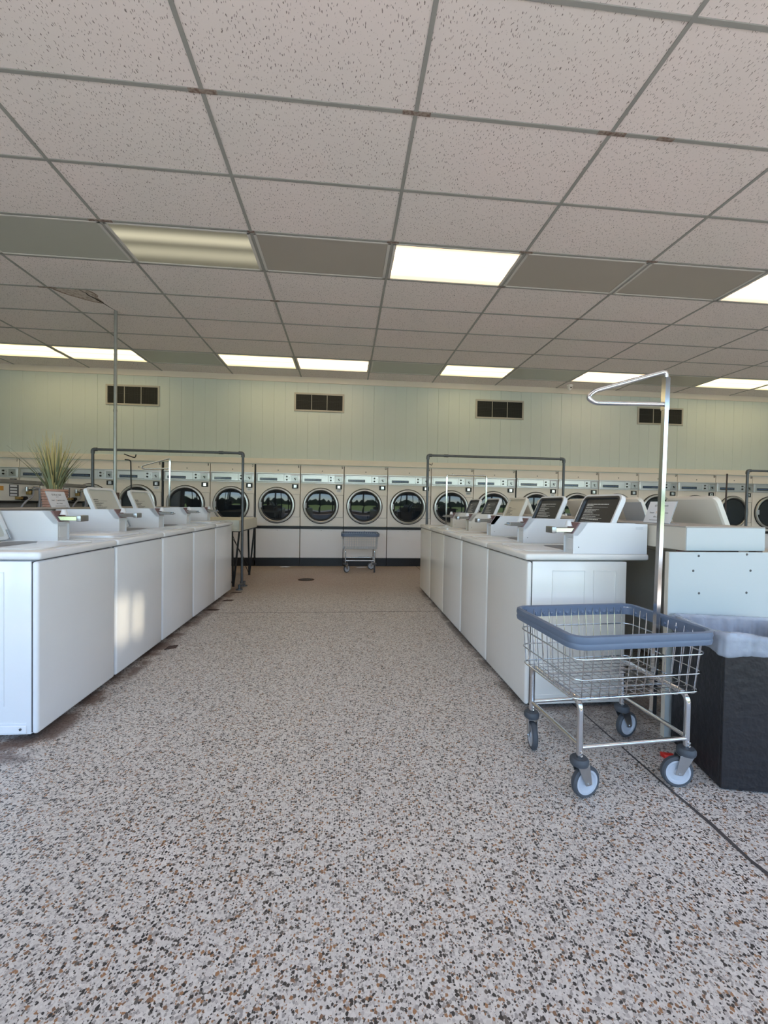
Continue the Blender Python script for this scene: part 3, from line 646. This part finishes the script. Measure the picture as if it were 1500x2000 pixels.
# bin
t = thing('trash_bin', 'black wooden trash bin with clear plastic liner at the right edge', 'bin', (1.572, 1.574, 0), math.radians(-12))
bw, bd, bh = .44, .372, .626
b = MB()
for (x0, x1, y0, y1) in ((0, bw, 0, .016), (0, bw, bd-.016, bd), (0, .016, .016, bd-.016), (bw-.016, bw, .016, bd-.016)): b.box(x0, x1, y0, y1, .006, bh, .002, 1)
b.box(.01, bw-.01, .01, bd-.01, .0, .02); b.build('body', bin_m, t)
def liner():
    b = MB(); rr = random.Random(4); base = rrect(-.006, bw+.006, -.006, bd+.006, .03, 5); N = 220
    # resample
    per = []; 
    P2 = [Vector((x, y, 0)) for x, y in base]; P2.append(P2[0]); tot = sum((P2[i+1]-P2[i]).length for i in range(len(P2)-1))
    for k in range(N):
        d = tot*k/N; i = 0
        while d > (P2[i+1]-P2[i]).length: d -= (P2[i+1]-P2[i]).length; i += 1
        per.append(P2[i].lerp(P2[i+1], d/(P2[i+1]-P2[i]).length))
    c = Vector((bw/2, bd/2, 0)); rows = []
    prof = [(-.058, .012), (-.050, .020), (-.034, .016), (-.016, .014), (.0, .013), (.014, .006), (.016, -.012), (.004, -.036), (-.09, -.050), (-.17, -.075), (-.26, -.10), (-.36, -.13)]
    ph = [rr.uniform(0, 6) for _ in range(6)]
    for q, (z, o) in enumerate(prof):
        row = []
        for k, p in enumerate(per):
            d = (p-c); d.normalize(); a = 2*PI*k/N
            w = math.sin(a*23+ph[0]+q*.25)*.004+math.sin(a*41+ph[1]-q*.4)*.003+math.sin(a*9+ph[2])*.004
            amp = .6 if q < 7 else .6+.35*(q-6)
            zz = bh+z+(math.sin(a*5+ph[3])*.006+math.sin(a*11+ph[4])*.003 if q < 3 else 0)+(.02*math.exp(-((k-118)/14)**2) if 3 <= q <= 6 else 0)
            row.append(b.bm.verts.new(p+d*(o+w*amp*.8 if q > 5 else o+abs(w)*.9)+Vector((0, 0, zz))))
        rows.append(row)
    for A, B in zip(rows, rows[1:]):
        for j in range(N): b.bm.faces.new([A[j], A[(j+1) % N], B[(j+1) % N], B[j]])
    return b
pm = bpy.data.materials.new('translucent plastic film'); pm.use_nodes = True; n_ = pm.node_tree.nodes; L_ = pm.node_tree.links
pb = n_['Principled BSDF']; pb.inputs['Base Color'].default_value = (.52, .57, .68, 1); pb.inputs['Roughness'].default_value = .22
nz = n_.new('ShaderNodeTexNoise'); nz.inputs['Scale'].default_value = 14; tc_ = n_.new('ShaderNodeTexCoord'); L_.new(tc_.outputs['Object'], nz.inputs['Vector']); mr = n_.new('ShaderNodeMapRange'); L_.new(nz.outputs[0], mr.inputs[0]); mr.inputs[3].default_value = .35; mr.inputs[4].default_value = .75; L_.new(mr.outputs[0], pb.inputs['Alpha'])
nz2 = n_.new('ShaderNodeTexNoise'); nz2.inputs['Scale'].default_value = 60; L_.new(tc_.outputs['Object'], nz2.inputs['Vector']); bp_ = n_.new('ShaderNodeBump'); bp_.inputs['Strength'].default_value = .5; bp_.inputs['Distance'].default_value = .006; L_.new(nz2.outputs[0], bp_.inputs['Height']); L_.new(bp_.outputs[0], pb.inputs['Normal'])
liner().build('liner', pm, t, 60)

# ================================================================== SIGNS
def sign(loc, rz, label, words=True, m=paper):
    """leans back; local: width along x, text faces -y, bottom edge at origin"""
    t = thing('table_sign', label, 'sign', loc, rz)
    a = math.radians(20); W2, HH = .108, .140
    up = Vector((0, math.sin(a), math.cos(a))); nn = Vector((0, -math.cos(a), math.sin(a)))
    b = MB(); b.obox(Vector((0, .003, .002))+up*HH/2, (1, 0, 0), up, nn, W2, HH/2, .0012); b.box(-W2, W2, 0, .06, .0, .002); b.build('holder', acry if words else ltgrey, t)
    b = MB(); b.obox(Vector((0, .001, .002))+up*HH/2+nn*.0016, (1, 0, 0), up, nn, W2-.002, HH/2-.002, .0005); b.build('sheet', m, t)
    if words:
        rot = (PI/2-a, 0, 0)
        def ln(s, v, size, mm=print_d, dx=0, al='CENTER'):
            p = Vector((dx, .001, .002))+up*v+nn*.0024; text('lettering', s, size, mm, t, p, rot, al, ext=.0002)
        ln('$2.50 per wash', .112, .0175); ln('per load', .094, .008)
        ln('Insert', .066, .0165, dx=-.078, al='LEFT'); ln('2', .066, .0185, orange, dx=-.028, al='LEFT'); ln('quarters into', .066, .0165, dx=-.014, al='LEFT')
        ln('the 5 slots', .040, .0165)
        b = MB(); b.obox(Vector((0, .001, .002))+up*.018+nn*.0024, (1, 0, 0), up, nn, .06, .0012, .0002); b.build('rule_line', print_d, t)
    return t
sign((1.886, 2.378, 1.0765), -PI/2, 'white price sign standing on the shelf behind the tall chrome pole')
sign((2.12, 2.86, 1.0765), PI/2, 'blank back of a sign on the shelf, left of the price sign', False, mat('pale blue-white card', (206, 214, 226), .4))
sign((-2.245, 3.535, 1.092), PI/2, 'white price sign leaning in front of the potted grass')

# ================================================================== LEFT CHASE COUNTER AND TALL MACHINES
t = thing('utility_counter', 'long grey laminate counter behind the left row of washing machines', 'counter', (-2.2, 2.05, 0))
b = MB(); b.box(-.55, -.0, 0, 3.75, 1.052, 1.090, .003, 1); b.build('top', lam, t)
b = MB(); b.box(-.50, -.03, .03, 3.70, 0, 1.051); b.build('base', wood_br, t)
b = MB(); b.box(-.10, .03, 1.0, 2.15, 1.0905, 1.102, .002, 1); tag(b.build('loose_board', lam, None), 'thin grey board lying on the left counter near the left edge', 'board'); bpy.data.objects['loose_board'].location = (-2.2, 1.35, 0)
def tall_machine(y0, y1, label, sticker):
    w = y1-y0-.012
    t = thing('front_load_washer', label, 'washing machine', (-3.0, y0, 0), 0, 'washing machines seen from behind, left of the counter')
    b = MB(); b.box(-.75, -.03, 0, w, .02, 1.300, .006, 2); b.build('body', mat('machine side', (150, 148, 144), .5), t)
    b = MB(); b.box(-.03, 0, .0, w, 1.145, 1.300, .003, 1); bp = b.build('back_panel', gal_back, t)
    b = MB(); b.box(-.78, .012, -.002, w+.002, 1.300, 1.338, .006, 2); b.build('top', grey_top, t)
    b = MB(); b.box(-.03, .004, 0, w, 1.128, 1.145); b.build('black_sill', blackm, t)
    b = MB(); b.box(0, .003, .47*w, .62*w, 1.185, 1.292); lb = b.build('data_plate', mat('grey plate', (98, 100, 104), .5), bp)
    b = MB()
    for i in range(4): b.box(.003, .004, .48*w, .59*w, 1.190+i*.027, 1.206+i*.027)
    b.build('plate_rows', paper, lb)
    if sticker:
        b = MB(); b.box(0, .002, .24*w, .38*w, 1.235, 1.275); b.build('sticker', orange, bp)
    # valves and hoses
    yv = .78*w
    b = MB(); b.cyl((0, yv, 1.255), (.05, yv, 1.255), .014, 10); b.cyl((.035, yv-.06, 1.255), (.035, yv+.05, 1.262), .011, 10); b.cyl((.035, yv-.062, 1.235), (.035, yv-.062, 1.275), .013, 10); b.build('inlet_valve', steel2, bp, 40)
    b = MB(); b.box(.0, .04, yv-.025, yv+.02, 1.205, 1.24, .003, 1); b.box(.01, .045, yv+.05, yv+.085, 1.262, 1.285, .003, 1); b.build('valve_body', brass, bp)
    for dy, dz in ((.05, .01), (.075, -.005)):
        p = fillet([(.035, yv+.03, 1.262+dz), (.05, yv+dy+.03, 1.265+dz), (.055, yv+dy+.03, 1.15), (.06, yv+dy-.02, .95), (.03, yv+dy-.05, .6)], .05); b = MB(); b.tube(p, .010, 8); b.build('hose', hose, bp, 60)
    p = fillet([(.035, yv+.02, 1.245), (.07, yv-.03, 1.19), (.08, yv-.17, 1.12), (.05, yv-.25, .9)], .06); b = MB(); b.tube(p, .009, 8); b.build('hose', hose, bp, 60)
    b = MB(); b.box(0, .03, .56*w, .56*w+.06, 1.158, 1.182, .003, 1); b.build('drain_outlet', brass, bp)
    b = MB(); b.cyl((0, .56*w+.085, 1.168), (.04, .56*w+.085, 1.168), .020, 14); b.build('outlet_cap', blackm, bp, 40)
tall_machine(4.42, 5.14, 'back of a pale washing machine with brass valves, right of the potted grass', False)
tall_machine(3.70, 4.42, 'back of a pale washing machine with hoses and orange sticker at the left edge', True)
# conduit to ceiling
t = thing('conduit_pole', 'thin grey metal conduit pole running up to the cracked ceiling tile', 'conduit', (-2.72, 5.44, 0))
b = MB(); b.cyl((-.108, -.013, 1.0), (-.108, -.013, H-.002), .019, 14); cp_ = b.build('pipe', conduitm, t, 60)
b = MB(); b.lathe([(.026, 0), (.026, .05), (.020, .055)], (-.108, -.013, 1.09), 'z', 16); b.build('collar', conduitm, t, 40)
b = MB(); b.cyl((-.108, -.013, 2.25), (-.108, -.013, 2.28), .023, 14); b.build('coupling', conduitm, t, 60)
# black hook rod beside it
t = thing('hook_rod', 'black bent metal rod with hook beside the conduit pole', 'hook', (-2.76, 5.62, 0))
b = MB(); b.tube(fillet([(-.05, 0, 1.685), (.02, 0, 1.68), (.035, 0, 1.1), (.035, 0, 1.092)], .03), .008, 8); b.build('rod', blackm, t, 60)
b = MB(); b.tube(fillet([(-.06, 0, 1.755), (.04, 0, 1.72), (.075, 0, 1.712), (.085, 0, 1.755)], .02), .007, 8); b.build('hook', blackm, t, 60)
b = MB(); b.lathe([(0, 1.09), (.05, 1.09), (.055, 1.255), (.05, 1.255), (.045, 1.11), (0, 1.11)], (.01, .09, 0), 'z', 20); tag(b.build('brown_cup', mat('dark brown plastic', (88, 70, 66), .5), None, 50, (-2.76, 5.62-.45, 0)), 'small dark brown tub on the left counter at the foot of the conduit', 'tub')
# rest: support for hook rod is the counter

# potted grass
t = thing('potted_grass', 'tall dried ornamental grass in a pinkish woven pot on the left counter', 'potted plant', (-2.44, 3.76, 1.0905))
b = MB(); pr = [(0, 0), (.075, 0)]
for i in range(7):
    z = .005+i*.0215; r0 = .078+.002*i; pr += [(r0, z), (r0+.007, z+.010), (r0, z+.0205)]
pr += [(.092, .158), (.080, .158), (.076, .02)]
b.lathe(pr, (0, 0, 0), 'z', 36)
for v in b.bm.verts:
    a = math.atan2(v.co.y, v.co.x); rr_ = math.hypot(v.co.x, v.co.y)
    if rr_ > .074: k = 1+.05*math.sin(a*18+(int(v.co.z/.0215) % 2)*PI); v.co.x *= k; v.co.y *= k
b.build('pot', mat('pink brown woven pot', (178, 138, 120), .7, var=.25, vscale=30), t, 50)
b = MB(); b.lathe([(0, .145), (.078, .145)], (0, 0, 0), 'z', 24); b.build('soil', mat('dark moss', (60, 62, 44), .9), t)
rg = random.Random(21)
def blades(n, hmin, hmax, spread, seed, width=.004):
    b = MB(); rg = random.Random(seed)
    for i in range(n):
        a = rg.uniform(0, 2*PI); r0 = rg.uniform(0, .05); sp = rg.uniform(.0, 1)**.8*spread; h = rg.uniform(hmin, hmax)*(1-.15*sp/spread)
        base = Vector((r0*math.cos(a), r0*math.sin(a), .14)); dirh = Vector((math.cos(a+rg.uniform(-.4, .4)), math.sin(a+rg.uniform(-.4, .4)), 0)); side = Vector((-dirh.y, dirh.x, 0))
        if rg.random() < .5: side = (side+dirh*rg.uniform(-1, 1)).normalized()
        L_1, L_2 = [], []
        for k in range(8):
            s_ = k/7; p = base+dirh*sp*(s_**1.3)+Vector((0, 0, h*s_*(1-.10*s_*sp/.3))); w = width*(1-s_*.85)*(.6+.8*min(1, s_*4))
            L_1.append(b.bm.verts.new(p-side*w)); L_2.append(b.bm.verts.new(p+side*w))
        for k in range(7): b.bm.faces.new([L_1[k], L_2[k], L_2[k+1], L_1[k+1]])
    return b
blades(120, .34, .54, .15, 1).build('blades', mat('straw grass', (196, 182, 126), .6, var=.3, vscale=9), t)
blades(80, .24, .46, .20, 2, .005).build('blades', mat('sage grass', (128, 136, 104), .6, var=.3, vscale=9), t)
blades(12, .36, .44, .32, 5, .004).build('blades', mat('dark grass', (92, 92, 66), .6, var=.3, vscale=9), t)

# ================================================================== PIPE RACKS
def pipe_rack(x0, x1, y, z, label, foot=None, lo=(0, 0), coupl=.85):
    t = thing('garment_rail', label, 'clothes rail', ((x0+x1)/2, y, 0), 0, 'grey pipe clothes rails'); cx = (x0+x1)/2
    b = MB(); b.cyl((x0-cx+.02, 0, z), (x1-cx-.02, 0, z), .0165, 14); b.build('top_rail', galv, t, 60)
    xx = (x0-cx)*(1-coupl)+(x1-cx)*coupl
    b = MB(); b.cyl((xx-.03, 0, z), (xx+.03, 0, z), .0215, 14); b.build('coupling', galv, t, 60)
    for s_, x in ((1, x0-cx), (-1, x1-cx)):
        b = MB(); b.cyl((x, 0, .03), (x, 0, z-.03), .0175, 14); u = b.build('upright', galv, t, 60)
        b = MB(); b.tube(fillet([(x, 0, z-.055), (x, 0, z), (x+s_*.055, 0, z)], .03), .0235, 14); b.build('elbow', galv, u, 60)
        b = MB(); b.cyl((x, -.13, .055), (x, .13, .055), .0195, 12)
        for yy in (-.13, .13): b.cyl((x, yy, .012), (x, yy, .07), .0195, 12); b.cyl((x, yy, 0), (x, yy, .012), .045, 20)
        b.cyl((x-.0, 0, .02), (x, 0, .09), .025, 12); b.build('pipe_foot', galv, t, 50)
    return t
pipe_rack(-3.30, -1.385, 5.80, 1.827, 'grey pipe clothes rail at the end of the left washer row')
pipe_rack(1.165, 3.195, 5.88, 1.875, 'grey pipe clothes rail at the end of the right washer row', coupl=.13)
pipe_rack(6.07, 8.1, 5.8, 1.765, 'grey pipe clothes rail at the right edge in front of dryer 19')
b = MB(); b.tube(fillet([(0, 0, 0), (.012, 0, -.012), (.026, 0, -.01), (.03, 0, .02)], .01), .0045, 8); b.cyl((-.02, 0, 0), (0, 0, 0), .005, 8)
tag(b.build('hook', blackm, None, 60, (1.2, 5.88, 1.75)), 'small black hook on the left upright of the right clothes rail', 'hook')
b = MB(); b.tube([(0, 0, 0), (.035, 0, 1.72)], .011, 8); tag(b.build('dark_pole', mat('dark brown pole', (58, 42, 38), .5), None, 60, (5.80, 5.9, 0)), 'thin dark brown pole rising behind the near cream lid', 'pole')

# ================================================================== FOLDING TABLE
t = thing('folding_table', 'cream folding table with thick apron and splayed black legs by the left row', 'table', (-1.44, 5.86, 0))
b = MB(); b.box(-1.15, 0, 0, 1.15, .765, .918, .004, 2); b.build('tabletop', mat('cream tabletop', (206, 204, 190), .45, var=.04), t)
b = MB(); b.box(-.9, -.0, .03, 1.12, .752, .765); b.build('frame', blackm, t)
for x in (-.05,):
    for y in (.04, 1.0):
        b = MB(); b.tube([(x-.055, y+.0, .76), (x-.03, y-.02, .008)], .012, 4, square=True); b.tube([(x+.035, y+.03, .76), (x-.03, y+.0, .008)], .012, 4, square=True); b.cyl((x-.03, y-.01, 0), (x-.03, y-.01, .012), .018, 10)
        b.build('leg', blackm, t)
    b = MB(); b.tube([(x-.10, .04, .76), (x-.02, 1.0, .10)], .005, 6); b.build('brace', blackm, t)
for y in (.04, 1.0):
    b = MB(); b.tube([(-1.05, y, .76), (-1.08, y-.01, 0)], .013, 4, square=True); b.build('leg', blackm, t)
    b = MB(); b.tube([(-.40, y, .755), (-.09, y-.01, .03)], .005, 6); b.build('brace', blackm, t)

# ================================================================== LAUNDRY CARTS
def bar_loop(prof, z): return [(x, y, z) for x, y in prof]
def cart(label, loc, rz, rack=None, basketm=None, wheels=((.04, 15), (-.04, -28), (.035, -62), (.04, 25)), rimm=None):
    t = thing('laundry_cart', label, 'laundry cart', loc, rz, 'wire laundry carts on casters')
    bm_ = basketm or steel
    hx, hy = .315, .243; bxh, byh = .287, .205; zt, zb = .655, .408
    n = 6
    # bumper rim
    b = MB(); prof = [(.0, .615), (.010, .618), (.013, .632), (.010, .640), (.014, .652), (.011, .668), (.0, .672), (-.012, .668), (-.010, .618)]
    path = rrect(-hx+.0, hx, -hy, hy, .055, 8); N = len(path); rings = []
    for i, (x, y) in enumerate(path):
        p0, p1 = path[i-1], path[(i+1) % N]; d = Vector((p1[0]-p0[0], p1[1]-p0[1], 0)).normalized(); nn = Vector((d.y, -d.x, 0))
        rings.append([b.bm.verts.new(Vector((x, y, 0))+nn*o+Vector((0, 0, z))) for o, z in prof])
    for i in range(N):
        A, B = rings[i], rings[(i+1) % N]
        for j in range(len(prof)): b.bm.faces.new([A[j], A[(j+1) % len(prof)], B[(j+1) % len(prof)], B[j]])
    bmesh.ops.recalc_face_normals(b.bm, faces=b.bm.faces[:])
    rim = b.build('bumper_rim', rim_blue, t, 35)
    b = MB()
    for i in range(13):
        x = -.25+i*.5/12; b.lathe([(0, -.008), (.007, -.006), (.011, 0)], (x, hy-.010, .634), 'y', 10)
    for i in range(7):
        y = -.18+i*.36/6; b.lathe([(0, -.007), (.006, -.006), (.009, 0)], (hx-.010, y, .634), 'x', 8); b.lathe([(0, .007), (.006, .006), (.009, 0)], (-hx+.010, y, .634), 'x', 8)
    b.build('rivets', rim_blue, rim)
    # basket wires
    b = MB()
    def at(z): k = (z-zb)/(zt-zb); return bxh+(hx-.012-bxh)*k, byh+(hy-.012-byh)*k
    for z, r in ((.655, .004), (.572, .0032), (.489, .0032), (.410, .0036)):
        x, y = at(z); b.tube([(a, c, z) for a, c in rrect(-x-.005, x+.005, -y-.005, y+.005, .05-.01*(.65-z)/.25, 5)], r, 6, True)
    nx, ny = 14, 10; w = .0019 if basketm is None else .003
    for i in range(nx):
        u = -1+2*(i+.5)/nx; xt, yt = at(zt); xb, yb = at(zb); xa, xc = u*(xt-.02), u*(xb-.01)
        b.tube([(xa, -yt, zt), (xc, -yb, zb-.006), (xc, -yb+.014, zb-.012), (xc, yb-.014, zb-.012), (xc, yb, zb-.006), (xa, yt, zt)], w, 5)
    for i in range(ny):
        u = -1+2*(i+.5)/ny; xt, yt = at(zt); xb, yb = at(zb); ya, yc = u*(yt-.02), u*(yb-.01)
        b.tube([(-xt, ya, zt), (-xb, yc, zb-.002), (-xb+.014, yc, zb-.006), (xb-.014, yc, zb-.006), (xb, yc, zb-.002), (xt, ya, zt)], w, 5)
    b.build('wire_basket', bm_, t, 60)
    # frame
    fx, fy = .2465, .187; r = .0125
    b = MB()
    for s_ in (-1, 1):
        b.tube(fillet([(s_*fx, -fy, .165), (s_*fx, -fy, .392), (s_*fx, fy, .392), (s_*fx, fy, .165)], .045, 8), r, 14)
    b.tube([(-fx, -.08, .392), (fx, -.08, .392)], .006, 8); b.tube([(-fx, .08, .392), (fx, .08, .392)], .006, 8)
    b.build('frame', steel, t, 60)
    for (p0, p1) in (((-fx, -fy, .205), (fx, -fy, .205)), ((-fx, fy, .215), (fx, fy, .215)), ((-fx, -fy, .212), (-fx, fy, .212)), ((fx, -fy, .212), (fx, fy, .212))):
        b = MB(); b.cyl(p0, p1, .0095, 12); b.build('rail', steel, t, 60)
    for (cx, cy), (off, ang) in zip(((-fx, -fy), (fx, -fy), (-fx, fy), (fx, fy)), wheels):
        a = math.radians(ang); d = Vector((math.cos(a), math.sin(a), 0))*(1 if off > 0 else -1); ax = Vector((-d.y, d.x, 0)); o_ = abs(off)
        b = MB(); b.lathe([(0, .138), (.033, .138), (.036, .146), (.036, .158), (.030, .166), (0, .166)], (cx, cy, 0), 'z', 24); c = b.build('caster', wheel_g, t, 40)
        b = MB(); b.cyl((cx, cy, .14), (cx, cy, .20), .0085, 12); 
        for z in (.176, .190): b.lathe([(0, -.018), (.006, -.016), (.007, -.008)], (cx-.0, cy, z), 'y', 8)
        b.build('stem', steel, c, 50)
        ctr = Vector((cx, cy, .0635))+d*o_
        b = MB()
        for s_ in (-1, 1):
            q = Vector((cx, cy, 0))+ax*s_*.020
            P = [q+d*(-.022)+Vector((0, 0, .138)), q+d*.034+Vector((0, 0, .138)), ctr+ax*s_*.020+d*.016+Vector((0, 0, -.006)), ctr+ax*s_*.020-d*.014+Vector((0, 0, -.008))]
            b.hexa([p-ax*.0012 for p in P]+[p+ax*.0012 for p in P], .0006)
        b.obox(Vector((cx, cy, .1375))+d*.006, d, ax, (0, 0, 1), .029, .021, .0015)
        bmesh.ops.recalc_face_normals(b.bm, faces=b.bm.faces[:])
        b.build('fork', steel2, c)
        b = MB(); rot = d.to_track_quat('X', 'Z') if False else None
        def wheel(pr, m, nm):
            b = MB(); b.lathe(pr, (0, 0, 0), 'y', 36); q = b.build(nm, m, c, 35); q.location = ctr; q.rotation_euler = (0, 0, math.atan2(ax.y, ax.x)-PI/2); return q
        wheel([(.050, -.012), (.058, -.0135), (.0635, -.007), (.0635, .007), (.058, .0135), (.050, .012), (.050, -.012)], wheel_g, 'tyre')
        wheel([(0, -.012), (.012, -.014), (.014, -.008), (.036, -.007), (.042, -.012), (.0505, -.012), (.0505, .012), (.042, .012), (.036, .007), (.014, .008), (.012, .014), (0, .012)], hub_g, 'hub')
        b = MB(); b.tube([ctr-ax*.024, ctr+ax*.024], .006, 8); b.build('axle', steel, c)
    if rack == 'triangle':
        px, py = fx+.012, .012
        b = MB(); b.tube([(px+.006, py, .20), (px+.028, py, 1.70)], .0105, square=True); pole = b.build('rack_pole', steel, t)
        b = MB(); b.tube([(px+.026, py, 1.62), (px+.028, py, 1.77)], .0125, square=True); b.build('pole_sleeve', steel, pole)
        X = px+.028
        b = MB(); b.tube(fillet([(X, py, 1.745), (X, py, 1.80), (X-.37, py-.01, 1.685), (X-.405, py-.01, 1.655), (X-.37, py-.01, 1.632), (X, py, 1.648)], .03, 6), .0105, 10); b.build('rack_arm', steel, t, 50)
    if rack == 'double':
        for s_ in (-1, 1):
            b = MB(); b.tube([(s_*.315, 0, .20), (s_*.315, 0, 1.60)], .0115, square=True); b.build('rack_pole', steel, t)
        b = MB(); b.tube(fillet([(-.315, 0, 1.58), (-.315, 0, 1.64), (.315, 0, 1.64), (.315, 0, 1.58)], .035, 6), .012, 10); b.build('rack_arm', steel, t, 50)
        for s_ in (-1, 1):
            b = MB(); b.box(s_*.27-.045, s_*.27+.045, -.012, .012, .20, .224); b.build('rack_bracket', steel2, t)
    return t
pale_wire = mat('pale vinyl coated wire', (196, 202, 210), .35)
cart('wire laundry cart with slate blue rim and tall chrome rack, nearest the viewer', (1.181, 1.775, 0), math.radians(4), 'triangle', wheels=((.032, 8), (-.036, -14), (.026, -106), (.036, 12)))
cart('empty laundry cart standing against the dryers at the end of the aisle', (.262, 7.25, 0), 0, None, pale_wire, wheels=((.03, 40), (.03, 85), (.03, 60), (-.035, 8)))
cart('laundry cart with square chrome rack behind the far end of the right row', (1.875, 6.35, 0), 0, 'double')
cart('laundry cart with small triangular rack beyond the left washer row', (-2.88, 6.45, 0), 0, 'triangle')

# ================================================================== SMALL THINGS
b = MB(); 
pts = [(-.035, -.012, .0), (.03, -.02, .0), (.045, .012, .0), (-.04, .016, .0), (-.04, -.010, .022), (.025, -.016, .012), (.04, .010, .010), (-.045, .012, .026)]
b.hexa(pts, .003); tag(b.build('candy_wrapper', red, None, 40, (1.535, 1.80, 0)), 'crumpled red wrapper on the floor behind the right front caster', 'wrapper')
t = thing('floor_drain', 'round dark floor drain in the aisle near the dryers', 'drain', (-.578, 6.42, 0))
b = MB(); b.lathe([(0, .002), (.10, .002), (.11, .003), (.125, .0)], (0, 0, 0), 'z', 32); b.build('rim', mat('rusty iron', (80, 60, 48), .7, .4, var=.4, vscale=30), t)
b = MB()
for i in range(-3, 4):
    l = math.sqrt(.095**2-(i*.026)**2); b.box(i*.026-.008, i*.026+.008, -l, l, .0021, .004)
b.build('grate', black, t)
for i, (x, y, lb) in enumerate(((-1.06, 7.66, 'flat white scrap of paper on the floor below dryer 8'), (.30, 7.62, 'crumpled white paper scrap under the far laundry cart'))):
    b = MB(); rr = random.Random(i+4); N = 14; c = b.bm.verts.new((0, 0, .018))
    ring = [b.bm.verts.new((math.cos(2*PI*k/N)*rr.uniform(.07, .12), math.sin(2*PI*k/N)*rr.uniform(.03, .05), .002+rr.uniform(0, .008))) for k in range(N)]
    for k in range(N): b.bm.faces.new([c, ring[k], ring[(k+1) % N]])
    tag(b.build('paper_scrap', paper, None, None, (x, y, 0)), lb, 'paper scrap')
# dirty flattened shims under washer fronts
for i, (x, y, w, l) in enumerate(((-1.40, 4.62, .10, .03), (-1.36, 5.06, .09, .035), (-1.38, 5.50, .11, .03), (-1.36, 3.44, .07, .05))):
    b = MB(); b.hexa([(-w*.7, -l, 0), (w*.5, -l*.6, 0), (w*.65, l, 0), (-w*.4, l*.7, 0), (-w*.65, -l*.9, .005), (w*.45, -l*.5, .004), (w*.6, l*.9, .003), (-w*.35, l*.6, .006)], .001); o = b.build('floor_shim', mat('dark rusty shim', (74, 58, 52), .8, var=.5, vscale=20), None, None, (x, y, 0)); o.rotation_euler = (0, 0, .15*i-.2)
    tag(o, 'dark rusty floor shim by the left washer row, %s' % ('second from its far end', 'second seam before the folding table', 'beside the foot of the clothes rail', 'nearest of the shims')[i], 'shim', 'rusty shims')
